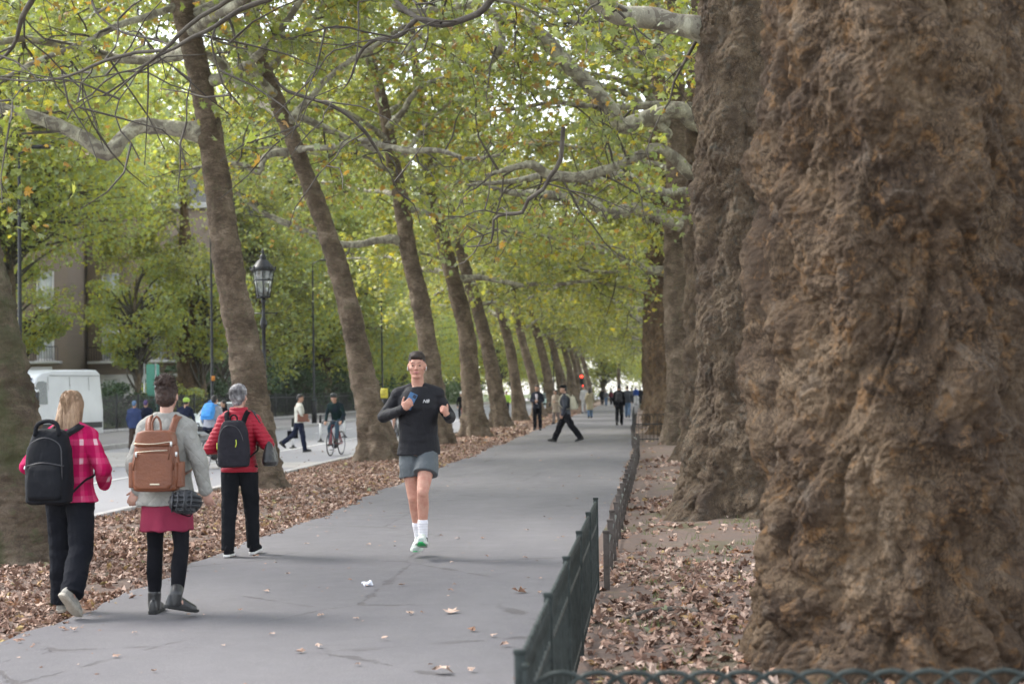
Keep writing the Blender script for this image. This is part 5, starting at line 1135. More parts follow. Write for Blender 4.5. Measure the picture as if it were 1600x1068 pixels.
# ---- beyond the verge: road and far pavement ----
zr = -.18
f = simple(468, 706, 617, R(-62), 'man in a cream jacket crossing the road to the right, looking right', dict(lean=2, legR=(12, 4, 1, 4), legL=(-22, 38, 1, -40), armR=((.24, -.02, 1.16), (.17, .2, 1.0), (-.3, .8, -.4), (-1, 0, 0)), armL=DOWN, hyaw=-20), PM('cream_jacket', (.55, .54, .47), .85, (.46, .45, .4), 8), NAVY, 'short', H_BK, .025, None, .9, z=zr)
s_ = f.thing('satchel', f.U((.22, .05, .98)), 'brown leather satchel at the hip of the man in cream', 'bag'); f.mb().loft([(*f.U((.23, .05, z)), .045, .17) for z in (.94, .96, 1.14, 1.18)], 20, 4).build('bag_body', PM('brown_satchel', (.2, .08, .05), .5), s_); f.mb().tube([f.U((.23, -.08, 1.18)), f.U((0, -.14, 1.42)), f.U((-.12, 0, 1.49))], .012, 5).build('strap', PM('brown_satchel', (.2, .08, .05)), s_)
s_ = f.thing('carrier_bag', f.U((-.26, -.1, .5)), 'black bag hanging from the far hand of the man in cream', 'bag'); f.mb().loft([(*f.U((-.28, -.12, z)), .07, .17) for z in (.42, .46, .62, .66)], 20, 3).build('bag_body', BLK, s_); f.mb().tube([f.U((-.27, -.2, .66)), f.U((-.24, 0, .84)), f.U((-.27, -.02, .66))], .01, 5).build('handle', BLK, s_)

def cyclist(px, pyb, H, hd, label, blabel, topc, legc, hcol=None, frame=(.02, .02, .02), z=zr, bare=False, group=None, hairm=None, hlabel=None, ry=0):
    b = at(px, pyb, z); M0 = Matrix.Translation(b) @ Matrix.Rotation(hd, 4, 'Z'); bicycle(M0, blabel, frame, group and 'bicycles ridden on the road')
    pos = M0 @ Vector((0, -.2, 0)); f = Fig(px, pyb, H, hd, label, RIDE, z, SK2 if not bare else SK, False, group, at_=pos, pelvis=.97 * 1.75 / H)
    f.hair(hairm or H_BK, 'short', int(px)); f.top('jersey', topc, .92, .014, (.06, .052, .042), wrinkle=.005)
    if bare: f.legs('shorts', legc, (.1, .09), .42, 1.0, .004, .012)
    else: f.legs('trousers', legc, (.095, .07, .062, .05), 1.0, 1.0, .005, .008)
    f.shoes(RUB, RUB)
    if hcol: helmet('cycle_helmet', f.M @ Matrix.Translation(Vector(f.h((0, -.01, .075)))) @ f.HR.to_4x4(), hcol, parent=f.root)
    return f
f = cyclist(525, 711, 1.76, math.pi - .12, 'cyclist in dark top and black helmet riding towards the camera', 'red road bicycle ridden towards the camera', cloth('dark_teal_top', (.015, .02, .03), (.012, .03, .025)), cloth('blue_grey_tights', (.05, .08, .11)), PM('helmet_dark', (.03, .035, .035), .35), (.2, .018, .025), group='cyclists on the road')
f = cyclist(333, 731, 1.76, -.06, 'cyclist in navy shorts riding away behind the woman in red', 'dark bicycle ridden away behind the woman in red', PM('pale_grey_top', (.35, .36, .4), .85), NAVY, None, (.02, .03, .03), bare=True, group='cyclists on the road')
r_, o = rucksack(f, 'bright blue backpack on the cyclist riding away', PM('bright_blue_pack', (.03, .2, .55), .6, (.05, .3, .7), 12, .2), .16, .1, 1.0, 1.45, -.27)
f = cyclist(290, 719, 1.62, -.06, 'cyclist in a lime green helmet partly hidden by the quilted coat', 'bicycle of the cyclist in the lime helmet', NAVY, NAVY, PM('lime_helmet', (.45, .65, .1), .4), (.05, .05, .05), group='cyclists on the road')
cyclist(722, 662, 1.75, math.pi + .05, 'distant cyclist in black with a white helmet right of the runner', 'bicycle of the distant cyclist in the white helmet', BLK, BLK, PM('white_helmet', (.7, .7, .7), .4), (.4, .03, .03), group='cyclists on the road')
cyclist(792, 652, 1.75, math.pi, 'distant cyclist in a yellow green high visibility jacket', 'bicycle of the cyclist in high visibility yellow', PM('hi_vis', (.5, .8, .08), .6), BLK, None, (.02, .02, .02), group='cyclists on the road')
cyclist(622, 690, 1.72, math.pi, 'cyclist in a lime top mostly hidden behind the runner left arm', 'bicycle mostly hidden behind the runner', PM('hi_vis', (.5, .8, .08)), BLK, None, (.02, .02, .02), bare=True, group='cyclists on the road')
simple(210, 704, 627, .05, 'person in a blue hooded coat walking away beyond the road', dict(legR=(8, 8), legL=(-8, 10), armR=DOWN, armL=DOWN), cloth('blue_coat', (.035, .05, .12), (.045, .065, .15)), cloth('brown_trousers', (.07, .05, .04)), 'short', PM('knit_blue_hat', (.12, .2, .33), .9), .035, None, .8, z=zr)
simple(228, 703, 626, .05, 'person in a navy coat and purple hat walking away beside the blue hooded coat', dict(legR=(-8, 10), legL=(8, 8), armR=DOWN, armL=DOWN), NAVY, BLK, 'short', PM('knit_purple_hat', (.09, .06, .16), .9), .035, None, .8, z=zr)
simple(351, 706, 626, 2.4, 'dark haired person in black seen between the red jacket and the white car', dict(armR=DOWN, armL=DOWN, hairlen=.25), BLK, BLK, 'long', H_BK, .03, None, .85, True, z=zr)
# ---------------- fences, street furniture, vehicles, building ----------------
IRON = PM('green_black_iron', (.02, .026, .0245), .55, (.045, .055, .052), 20, .3, 90, .2); IRON2 = PM('brown_black_iron', (.05, .04, .034), .7, (.09, .075, .065), 15, .3, 90)
WEAR = PM('worn_rail', (.13, .14, .125), .6, (.06, .07, .065), 12, .3, 60); BPNT = PM('black_paint', (.012, .013, .015), .4, (.02, .02, .022), 10)
# hooped railing beside the path (bar plane along a line), returns root
def hoop_fence(a, b, top, label, post_every=1.35, gap=.125, mat=IRON, name='railing', hoopw=2, post_h=.04, rail=(.08, .52), r=.0075, group=None, postw=.022, railm=None):
    a, b = Vector(a), Vector(b); L = (b - a).length; d = (b - a) / L; root = empty(name, a, label, 'railing', group); n = max(1, int(round(L / gap))); g = L / n; up = Vector((0, 0, 1))
    for h in rail:
        m = MB(); m.box((a + b) / 2 + up * h, (L / 2, .006, .014), Matrix.Rotation(math.atan2(d.y, d.x), 4, 'Z')); m.build('rail', railm or mat, root)
    k = max(1, int(round(L / post_every)))
    for i in range(k + 1):
        p = a + d * (L * i / k); m = MB(); Rm = Matrix.Rotation(math.atan2(d.y, d.x), 4, 'Z')
        m.box(p + up * (top / 2 - .03), (.008, postw, top / 2 + .03 + post_h / 2), Rm); m.box(p + up * (top + post_h / 2), (.011, postw * 1.15, .008), Rm); m.build('post', mat, root, bevel=.002)
    q = QB(); w = g * hoopw; rr = w / 2
    for i in range(n - hoopw + 1):
        c = a + d * (g * i + rr); pts = [c - d * rr + up * .02, c - d * rr + up * (top - rr)]
        pts += [c + d * (-rr * math.cos(t_)) + up * (top - rr + rr * math.sin(t_)) for t_ in np.linspace(.3, math.pi - .3, 9)] + [c + d * rr + up * (top - rr), c + d * rr + up * .02]
        q.tube(pts, r, 6)
    q.build('hoops', mat, root); return root
hoop_fence((-.4, 5.0, 0), (-.36, 12.0, 0), .70, 'dark green hooped railing running along the path edge in the foreground', railm=WEAR, r=.009, gap=.115, postw=.018)
hoop_fence((-.38, 4.97, 0), (3.4, 5.06, 0), .66, 'hooped railing crossing in front of the massive trunk, only its loops in view', 1.9, r=.009, gap=.115, postw=.02)
# low fence along the path, with flat posts
def low_fence(pts, h, step, label):
    S = smoothpath(pts, .1); root = empty('low_fence', S[0], label, 'fence'); d = np.r_[0, np.cumsum(np.linalg.norm(np.diff(S, axis=0), axis=1))]; n = int(d[-1] / step); rg = np.random.RandomState(4)
    P_ = [np.array([np.interp(i * step, d, S[:, k]) for k in range(3)]) for i in range(n + 1)]
    for i, p in enumerate(P_):
        t_ = rg.normal() * .03; m = MB(); m.box(p + [0, 0, h / 2], (.024, .018, h / 2 + .07), Matrix.Rotation(t_, 4, 'Y')); m.box(p + [math.sin(t_) * h / 2, 0, h + .07], (.028, .022, .01)); m.build('post', IRON2, root, bevel=.004)
        if i < n:
            e = P_[i + 1]
            for z, r in ((h * .86, .014), (h * .5, .010), (.06, .010)):
                m = MB(); m.tube([p + [0, 0, z], e + [0, 0, z]], r, 6); m.build('rail', IRON2 if z < h * .6 else WEAR, root)
            m = MB()
            for k in range(1, 4): q = p + (e - p) * k / 4; m.box(q + [0, 0, h * .45], (.004, .011, h * .41))
            m.build('bars', IRON2, root)
    return root
low_fence([(-.29, 12.2, 0), (-.26, 16, 0), (-.2, 22, 0), (-.12, 30, 0), (-.08, 37, 0), (-.22, 41, 0), (-.28, 46, 0), (-.28, 58, 0), (-.25, 75, 0)], .38, 1.03, 'low dark fence with flat posts and a worn top rail along the right path edge')
hoop_fence((-.2, 46.2, 0), (1.9, 46.2, 0), .82, 'hooped black railing around the fourth tree of the right row, facing the camera', 1.0, mat=BPNT, gap=.11, postw=.012)
hoop_fence((-.26, 46.3, 0), (-.3, 66, 0), .8, 'hooped black railing along the path edge in the distance', 1.6, mat=BPNT, gap=.13, postw=.014)
# park railings beyond the road
root = empty('park_railing', (-24.5, 40, -.06), 'tall black park railings along the far pavement', 'railing'); q = QB()
for y in np.arange(30, 170, .16): q.tube([(-24.5, y, -.06), (-24.5, y, 1.55), (-24.5, y, 1.66)], [.014, .014, .003], 4)
o_ = q.build('bars', BPNT, root)
for z in (.12, 1.38): MB().box((-24.5, 100, z), (.012, 70, .022)).build('rail', BPNT, root)
for y in np.arange(30, 170, 3.2): MB().box((-24.5, y, .8), (.04, .04, .9)).build('post', BPNT, root)
MB().box((-24.6, 100, -.02), (.14, 70, .1)).build('plinth', M_kerb, root)

# fallen leaves
t = NT('litter'); a = t.n('Attribute', attribute_name='rnd').outputs['Fac']
c = t.ramp(a, [(0, (.1, .06, .045)), (.18, (.2, .12, .085)), (.4, (.34, .22, .165)), (.64, (.45, .32, .25)), (.84, (.57, .44, .36)), (.92, (.3, .15, .08)), (.975, (.42, .32, .14)), (.993, (.26, .3, .18))])
c = t.mix(t.ramp(t.noise(t.pos(), 40, 3), [(.4, 0.), (.65, .4)]), c, (.18, .09, .06)); M_lit = t.done(c, None, .75, .25)
rg = np.random.RandomState(5)
def scatter(n, x0, x1, y0, y1, zf, pw=1.0, dens=None, lift=.012):
    X = rg.uniform(x0, x1, n); Y = y0 + (y1 - y0) * rg.uniform(0, 1, n) ** pw
    if dens is not None: k = rg.uniform(0, 1, n) < dens(X, Y); X, Y = X[k], Y[k]
    return np.stack([X, Y, zf(X, Y) + lift * rg.uniform(.3, 2.2, len(X))], 1)
def dl(X, Y):
    e = edge_l(Y); Q = np.stack([X, Y, 0 * X], 1); c = .38 + 1.0 * fbm(Q * .9, 2)
    return np.clip(c + .25, .12, 1) * np.clip((e + .12 - X) / .25, 0, 1)
p_ = scatter(60000, -7.3, -3.9, 7, 48, left_z, 1.5, dl); o_ = leaves('fallen_leaves', p_, .10, M_lit, None, 'lobed', .6, 5, curl=1.0); tag(o_, kind='stuff'); o_['label'] = 'dry brown fallen leaves covering the left verge'
p_ = scatter(14000, -7.3, -3.9, 46, 150, left_z, 1.4, dl); o_ = leaves('fallen_leaves', p_, .2, M_lit, None, 'mid', .5, 6, curl=.8); tag(o_, kind='stuff')
def dr(X, Y):
    Q = np.stack([X, Y, 0 * X], 1); c = .34 + 1.0 * fbm(Q * .8 + 4, 2); return np.clip(c + .55 * np.exp(-((X - .1) / .9) ** 2) * (Y < 14) - .25 * (Y > 15) , .05, 1)
p_ = scatter(36000, -.38, 5, 4.6, 34, right_z, 1.5, dr); o_ = leaves('fallen_leaves', p_, .11, M_lit, None, 'lobed', .5, 7, curl=.9); tag(o_, kind='stuff')
p_ = scatter(4500, -.3, 6, 30, 110, right_z, 1.3, dr); o_ = leaves('fallen_leaves', p_, .18, M_lit, None, 'mid', .5, 8, curl=.8); tag(o_, kind='stuff')
# small debris and crumbs on path and verge edge
def dp(X, Y): e = edge_l(Y); return .1 + .9 * np.exp(-((X - e) / .5) ** 2) + .5 * np.exp(-((X + .5) / .2) ** 2)
p_ = scatter(2600, -4.1, -.45, 6, 60, lambda X, Y: 0 * X, 1.3, dp, .004); p_[:, 2] = .006; o_ = leaves('leaf_crumbs', p_, .035, M_lit, None, 'mid', .15, 9, curl=.2); tag(o_, kind='stuff')
p_ = scatter(900, -17, -7.6, 15, 60, lambda X, Y: 0 * X - .16, 1.3, None, .004); o_ = leaves('leaf_crumbs', p_, .07, M_lit, None, 'mid', .2, 10, curl=.3); tag(o_, kind='stuff')
# single leaves lying on the path
lv = [(113, 986), (97, 984), (180, 1027), (573, 916), (706, 958), (690, 1052), (735, 1050), (705, 924), (811, 926), (843, 927), (770, 893), (715, 842), (690, 838), (755, 842), (706, 880), (628, 915), (710, 915), (450, 897), (510, 832), (576, 852), (468, 1020), (497, 1012), (500, 963), (556, 968), (640, 960), (660, 958), (739, 986), (769, 995), (672, 1040), (548, 907), (545, 889), (415, 925), (375, 955), (295, 961), (318, 962), (425, 992), (30, 1004), (240, 1050), (600, 1000), (760, 870), (820, 873), (845, 905), (823, 829), (860, 812), (768, 775), (880, 760), (905, 745), (650, 785), (600, 800), (540, 800), (480, 850), (700, 760), (800, 740), (845, 720), (930, 742), (902, 780), (880, 840), (790, 1010), (560, 1040), (350, 1010), (210, 990), (400, 870), (935, 716), (925, 712), (870, 930)]
base = None
def one_leaf(i, px, py, sz, name='fallen_leaf'):
    p = at(px, py, .0); V, Fc = TPL['lobed']; V = V.copy(); r2 = np.random.RandomState(i); V[:, 2] += r2.uniform(-.2, .7) * (V[:, 0] ** 2 * 2 + V[:, 1] ** 2) + r2.normal(size=len(V)) * .07; V = V * sz; V[:, 2] += .01 - V[:, 2].min() * .9
    a_ = r2.uniform(0, 6.28); c_, s_ = math.cos(a_), math.sin(a_); V = V @ np.array([[c_, s_, 0], [-s_, c_, 0], [0, 0, 1]])
    o_ = mkfast(name, V + np.array(p), Fc, M_lit, None, False, loc=p, attrs={'rnd': np.full(len(V), r2.choice([.3, .5, .6, .7, .75, .8, .85, .9]))}); return o_
for i, (px, py) in enumerate(lv):
    o_ = one_leaf(i, px, py, .15 if i in (4, 5, 8) else rg.uniform(.035, .085)); tag(o_, {4: 'biggest curled brown leaf on the path, left of the railing', 5: 'large pale leaf at the bottom edge of the path', 3: 'leaf beside the white tissue on the path', 0: 'pale leaf on the path in front of the woman in pink', 8: 'dark brown leaf on the path near the railing'}.get(i, 'small curled dry leaf lying on the bare grey asphalt of the path'), 'fallen leaf', 'single dry leaves lying on the path')
p = at(575, 915, 0); m = MB(); 
for k in range(7): m.ell(np.array(p) + [rg.normal() * .02, rg.normal() * .015, .015 + rg.uniform(0, .015)], (.024, .014, .012), Matrix.Rotation(k, 3, 'X') @ Matrix.Rotation(k * 2., 3, 'Z'), 8, 6)
tag(m.build('tissue', PM('white_paper', (.75, .76, .82), .8), None, loc=p), 'crumpled white tissue lying on the path below the runner', 'litter')
S = limb_path([np.array(at(a_, b_, .03)) for a_, b_ in ((968, 966), (1000, 958), (1030, 952), (1060, 950), (1094, 955))], [.008, .016, .02, .024, .016], .03, .02, 5); q = QB(); q.tube(S[:, :3], S[:, 3], 8)
tag(q.build('fallen_branch', M_twig, None, loc=S[0, :3]), 'dark fallen branch lying among the leaves between fence and massive trunk', 'branch')
# grass tufts
q = []; rg2 = np.random.RandomState(9); T0 = []
for _ in range(150):
    c0 = np.array([rg2.uniform(.0, 3), 4.8 + 14 * rg2.uniform() ** 1.4, 0]); c0[2] = right_z(c0[:1], c0[1:2])[0]
    if np.hypot(c0[0] - 1.32, c0[1] - 8.5) < .85: continue
    for k in range(rg2.randint(6, 22)): b0_ = c0 + rg2.normal(size=3) * [.07, .07, 0]; dr_ = rg2.normal(size=3) * .035; T0.append((b0_ - [.003, 0, 0], b0_ + [.003, 0, 0], b0_ + dr_ * [1, 1, 0] + [0, 0, rg2.uniform(.03, .085)]))
T0 = np.array(T0); tag(mkfast('grass_tufts', T0.reshape(-1, 3), np.arange(len(T0) * 3).reshape(-1, 3), PM('grass_green', (.1, .17, .04), .7, (.16, .2, .06), 10), None, False), kind='stuff')

# ---- ornate lantern ----
def lantern_post(base, H, label, group, fancy=True):
    root = empty('street_lamp', base, label, 'lamp post', group); b = Vector(base); k = H / 4.6
    m = MB(Matrix.Translation(b) @ Matrix.Scale(k, 4)); m.rev((0, 0, 0), [(.16, -.1), (.17, .0), (.17, .12), (.12, .16), (.13, .3), (.11, .8), (.12, .84), (.07, .92), (.055, 1.0), (.052, 2.0), (.07, 2.02), (.07, 2.06), (.042, 2.1), (.036, 3.0), (.055, 3.02), (.075, 3.1), (.055, 3.18), (.035, 3.22), (.03, 3.5), (.045, 3.52), (.05, 3.56), (.02, 3.6)], 16); m.build('post', BPNT, root)
    m = MB(m.M); m.tube([(-.26, 0, 3.3), (.26, 0, 3.3)], .013, 6); m.ell((-.26, 0, 3.3), (.025,) * 3); m.ell((.26, 0, 3.3), (.025,) * 3); m.build('ladder_bar', BPNT, root)
    z0 = 3.62; cage = MB(m.M); lo, hi_, zt = .13, .215, z0 + .52
    for i in range(8):
        a_ = i * math.pi / 4 + .2; cage.tube([(lo * math.cos(a_), lo * math.sin(a_), z0), (hi_ * math.cos(a_), hi_ * math.sin(a_), zt)], .009, 5)
    for r_, z_ in ((lo, z0), (hi_, zt), (hi_ * .62 + lo * .38, z0 + .33)): cage.tube([(r_ * math.cos(a_), r_ * math.sin(a_), z_) for a_ in np.linspace(0, 2 * math.pi, 17)], .011, 5, False)
    cage.rev((0, 0, 0), [(.03, z0 - .03), (lo * 1.05, z0 - .02), (lo, z0 + .01)], 16); cg = cage.build('lantern', BPNT, root)
    m = MB(cage.M); m.rev((0, 0, 0), [(lo * .96, z0 + .015), (hi_ * .96, zt - .01)], 8)
    t = _mc.get('lamp_glass')
    if not t:
        g_ = NT('lamp_glass'); g_.p.inputs['Base Color'].default_value = (.5, .53, .52, 1); g_.p.inputs['Roughness'].default_value = .15; g_.p.inputs['Transmission Weight'].default_value = .75; t = _mc['lamp_glass'] = g_.m
    m.build('glass', t, cg)
    m = MB(cage.M); m.rev((0, 0, 0), [(hi_ * 1.14, zt), (hi_ * 1.17, zt + .02), (hi_ * .95, zt + .08), (hi_ * .5, zt + .2), (.06, zt + .23), (.075, zt + .27), (.05, zt + .31), (.02, zt + .33), (.03, zt + .37), (.008, zt + .45)], 16)
    for i in range(8): a_ = i * math.pi / 4 + .2; m.ell((hi_ * 1.12 * math.cos(a_), hi_ * 1.12 * math.sin(a_), zt + .05), (.02, .02, .04), None, 8, 6)
    m.build('roof', BPNT, cg); return root
lantern_post(Vector((P(414, 700, 30.0).x, 30.0, -.12)), 4.55, 'ornate black street lantern on a post between the two nearest leaning trees', 'ornate lanterns')
lantern_post(Vector((P(866, 640, 125).x, 125, -.12)), 5.2, 'distant ornate lantern above the man in the cap', 'ornate lanterns')
# tall slim poles on the far pavement
for i, (px, Y, lb) in enumerate(((32, 45, 'slim black lighting column by the mossy trunk at the left edge'), (332, 65, 'slim black lighting column left of the lantern, in front of the evergreen'), (491, 86, 'slim black lighting column behind the man in cream'), (598, 108, 'slim black lighting column with a yellow notice left of the runner'))):
    x = P(px, 640, Y).x; b = Vector((x, Y, -.06)); root = empty('lighting_column', b, lb, 'lamp post', 'slim lighting columns on the far pavement')
    MB(Matrix.Translation(b)).rev((0, 0, 0), [(.15, -.05), (.15, 1.25), (.1, 1.4), (.09, 1.45), (.065, 1.5), (.06, 4.0), (.045, 8.5), (.02, 8.6)], 14).build('column', BPNT, root)
    m = MB(Matrix.Translation(b)); m.rev((0, 0, 0), [(.16, 1.2), (.165, 1.28), (.12, 1.36)], 14); m.build('collar', IRON, root)
    MB(Matrix.Translation(b)).tube([(0, 0, 8.4), (0, 0, 8.9), (.5, 0, 9.1)], .03, 6).build('arm', BPNT, root); MB(Matrix.Translation(b)).box((.7, 0, 9.08), (.25, .12, .05)).build('lamp_head', BPNT, root)
    if i == 1: MB(Matrix.Translation(b)).box((.07, -.1, 2.35), (.07, .03, .1)).build('small_sign', PM('orange_sign', (.7, .25, .03), .5), root)
x = P(600, 640, 60).x; r_ = empty('yellow_notice', (x, 60, -.1), 'yellow notice board on a short dark post left of the runner', 'sign')
MB().box((x, 60, .7), (.035, .035, .8)).build('post', BPNT, r_); MB().box((x, 59.95, 1.55), (.17, .012, .19)).build('board', PM('yellow_board', (.75, .65, .08), .5, (.65, .55, .08), 8), r_)
MB().box((x, 59.97, 1.1), (.17, .05, .2)).build('dark_box', BPNT, r_)
for k_ in range(4): MB().box((x - .02 * (k_ % 2), 59.936, 1.66 - .06 * k_), (.11 - .03 * (k_ % 2), .002, .010)).build('print_line', PM('faded_print', (.25, .2, .05)), r_)
# lane wands and bollards
for i, (px, py, lb) in enumerate(((501, 690, 'black and white lane post left of the facing cyclist'), (538, 683, 'black and white lane post just right of the facing cyclist'), (458, 700, 'white lane post partly behind the man in cream'))):
    b = at(px, py, zr); r_ = empty('lane_post', b, lb, 'bollard', 'flexible lane posts on the road'); M0 = Matrix.Translation(b)
    MB(M0).rev((0, 0, 0), [(.12, 0), (.12, .03), (.05, .06), (.045, .12)], 14).build('base', RUB, r_); MB(M0).rev((0, 0, 0), [(.045, .12), (.045, .68)], 14).build('white_sleeve', PM('white_plastic', (.75, .75, .75), .4), r_); MB(M0).rev((0, 0, 0), [(.046, .68), (.046, .95), (.03, .98)], 14).build('top', RUB, r_)
b = at(629, 702, -.1); r_ = empty('bollard', b, 'black cylindrical bollard on the kerb left of the runner', 'bollard'); MB(Matrix.Translation(b)).rev((0, 0, 0), [(.13, -.05), (.13, .08), (.1, .1), (.1, .95), (.115, .97), (.115, 1.0), (.08, 1.04)], 18).build('post', BPNT, r_)
MB(Matrix.Translation(b)).rev((0, 0, 0), [(.104, .74), (.104, .86)], 18).build('band', PM('band_white', (.4, .42, .42)), r_)

# ---- vehicles ----
VW = PM('van_white', (.72, .74, .76), .3, (.66, .68, .7), 1.5, 0, 60, .5); GLS = PM('dark_glass', (.02, .03, .03), .08, (.03, .045, .04), 2, 0, 60, .6); GREY = PM('grey_plastic', (.05, .05, .055), .6)
def wheel(M0, p, r, parent):
    w_ = MB(M0 @ Matrix.Translation(p) @ Matrix.Rotation(R(90), 4, 'Y')); w_.rev((0, 0, 0), [(r * .7, -.11), (r, -.1), (r, .1), (r * .7, .11)], 24); o_ = w_.build('wheel', RUB, parent)
    MB(w_.M).rev((0, 0, 0), [(r * .62, -.1), (r * .66, .115), (r * .3, .09), (.05, .1)], 18).build('rim', STEEL, o_)
def van(M0, label):
    """front towards -y of M0, side towards +x"""
    root = empty('parked_van', M0.translation, label, 'van'); L, W, H = 5.6, 1.0, 2.62
    prof = [(-2.75, .35), (-2.8, .75), (-2.72, 1.05), (-2.2, 1.28), (-1.75, 1.42), (-1.05, 2.35), (-.75, 2.5), (.0, 2.6), (2.5, 2.62), (2.72, 2.5), (2.8, 1.2), (2.8, .35)]
    m = MB(M0); rs = []
    for x, k in ((-W, .93), (-W * .96, .99), (-.5, 1.0), (.5, 1.0), (W * .96, .99), (W, .93)):
        rs.append(np.array([(x * (1 - .1 * max(0, (z - 1.2) / 1.4)), y * k, .35 + (z - .35) * (k if k > .95 else .965)) for y, z in prof]))
    # body side profile lofted across the width
    n = len(prof); m.rings(rs); b = m.build('body', VW, root, bevel=.03, sharp=35)
    xs = lambda z: (1 - .1 * max(0, (z - 1.2) / 1.4)) * W + .006
    def side_poly(pts, mat, name, t=.012, s=1):
        q = MB(M0); A = [(s * (xs(z)), y, z) for y, z in pts]; B = [(s * (xs(z) + t), y, z) for y, z in pts]; k = len(pts); q.add(np.array(A + B), [tuple(range(k))[::-1], tuple(range(k, 2 * k))] + [(i, (i + 1) % k, k + (i + 1) % k, k + i) for i in range(k)]); return q.build(name, mat, root, smooth=False)
    for s in (1, -1):
        side_poly([(-1.62, 1.42), (-.6, 1.42), (-.58, 2.15), (-.75, 2.2), (-1.05, 2.18), (-1.25, 2.0)], GLS, 'side_window', s=s)
        side_poly([(-1.72, 1.36), (-1.3, 2.08), (-1.27, 2.1), (-1.28, 2.14), (-1.33, 2.1), (-1.78, 1.36)], GREY, 'window_seal', .014, s=s)
        for y in (-.5, .75, 1.9): side_poly([(y, .5), (y + .018, .5), (y + .018, 2.35), (y, 2.35)], GREY, 'door_seam', .003, s=s)
        side_poly([(-.4, 2.38), (2.6, 2.38), (2.6, 2.405), (-.4, 2.405)], PM('seam_grey', (.35, .36, .37)), 'roof_gutter', .01, s=s)
        side_poly([(-2.3, .55), (2.6, .55), (2.6, .75), (-2.3, .75)], GREY, 'side_rub_strip', .02, s=s)
        mm = MB(M0); mm.box((s * 1.22, -1.62, 1.62), (.13, .07, .24)); mm.box((s * 1.05, -1.6, 1.5), (.1, .03, .04)); mi = mm.build('mirror', GREY, root, bevel=.03)
        mm = MB(M0); mm.box((s * 1.23, -1.63, 1.87), (.12, .075, .04)); mm.build('indicator_cap', VW, mi, bevel=.01)
        mm = MB(M0); mm.box((s * .8, -2.72, .95), (.16, .1, .12)); mm.build('headlight', PM('lamp_lens', (.6, .62, .65), .1), root, bevel=.03)
        for y in (-1.9, 1.7): wheel(M0, (s * .9, y, .35), .35, root)
    q = MB(M0); ws = [(-.82, -1.74, 1.46), (.82, -1.74, 1.46), (.76, -1.1, 2.3), (-.76, -1.1, 2.3)]; nrm = np.array([0, -.82, .57]) * .02; A = np.array(ws); q.add(np.concatenate([A + nrm * .2, A + nrm * 1.4]), [(0, 1, 2, 3), (7, 6, 5, 4), (0, 4, 5, 1), (1, 5, 6, 2), (2, 6, 7, 3), (3, 7, 4, 0)]); q.build('windscreen', PM('windscreen_glass', (.12, .14, .2), .08, spec=.7), root, smooth=False)
    MB(M0).box((0, -2.78, .62), (.85, .05, .16)).build('grille', GREY, root, bevel=.02)
    MB(M0).box((0, -2.84, .5), (.26, .01, .055)).build('number_plate', PM('plate_white', (.7, .7, .68)), root)
    return root
van(Matrix.Translation((-20.9, 52.5, -.06)) @ Matrix.Rotation(R(-14), 4, 'Z'), 'white high roof van parked on the far pavement behind the mossy trunk')
def car(M0, label, mat, group=None, name='car'):
    root = empty(name, M0.translation, label, 'car', group); m = MB(M0)
    prof = [(-2.1, .3), (-2.15, .6), (-2.0, .8), (-1.2, .95), (-.45, 1.42), (.6, 1.48), (1.5, 1.35), (2.0, .95), (2.12, .6), (2.08, .3)]
    m.rings([np.array([(x * (1 - .22 * max(0, (z - .9) / .55)), y * k, z if z < .9 else .9 + (z - .9) * k2) for y, z in prof]) for x, k, k2 in ((-.88, .94, .9), (-.8, .99, .99), (0, 1.02, 1.02), (.8, .99, .99), (.88, .94, .9))]); m.build('body', mat, root, bevel=.03, sharp=40)
    q = MB(M0); q.add(np.array([(-.68, -1.17, .97), (.68, -1.17, .97), (.6, -.5, 1.40), (-.6, -.5, 1.40), (-.68, -1.21, 1.0), (.68, -1.21, 1.0), (.6, -.54, 1.43), (-.6, -.54, 1.43)]), [(3, 2, 1, 0), (4, 5, 6, 7), (0, 1, 5, 4), (1, 2, 6, 5), (2, 3, 7, 6), (3, 0, 4, 7)]); q.build('windscreen', GLS, root, smooth=False)
    for s in (-1, 1):
        q = MB(M0); A = [(-.95, .98), (-.4, 1.36), (.6, 1.4), (1.35, 1.28), (1.5, 1.0)]; q.add(np.array([(s * (.885 - .19 * (z - .9) / .55), y, z) for y, z in A] + [(s * (.905 - .19 * (z - .9) / .55), y, z) for y, z in A]), [(0, 1, 2, 3, 4), (9, 8, 7, 6, 5)] + [(i, (i + 1) % 5, 5 + (i + 1) % 5, 5 + i) for i in range(5)]); q.build('side_window', GLS, root, smooth=False)
        MB(M0).box((s * .62, -2.08, .68), (.16, .06, .07)).build('headlight', PM('lamp_lens', (.6, .62, .65), .1), root, bevel=.02)
        MB(M0).box((s * .96, -.85, 1.0), (.08, .05, .06)).build('mirror', mat, root, bevel=.02)
        for y in (-1.35, 1.3): wheel(M0, (s * .8, y, .31), .31, root)
    MB(M0).box((0, -2.14, .5), (.5, .03, .1)).build('grille', GREY, root)
    return root
def road_spot(px, Y, rot=0): return Matrix.Translation((P(px, 640, Y).x, Y, zr)) @ Matrix.Rotation(rot, 4, 'Z')
gc = 'cars on the road'
car(road_spot(352, 60), 'white car on the far side of the road behind the woman in red', PM('car_white', (.7, .74, .74), .25, spec=.5), gc)
car(road_spot(858, 150), 'pale green white car far along the road above the beige coat', PM('car_mint', (.5, .66, .62), .25, spec=.5), gc)
car(road_spot(905, 185), 'distant silver car beside the traffic light', PM('car_silver', (.5, .5, .5), .25, metal=.5), gc)
car(road_spot(735, 175), 'distant dark car glimpsed right of the white helmeted cyclist', PM('car_dark', (.03, .035, .05), .25, spec=.5), gc)
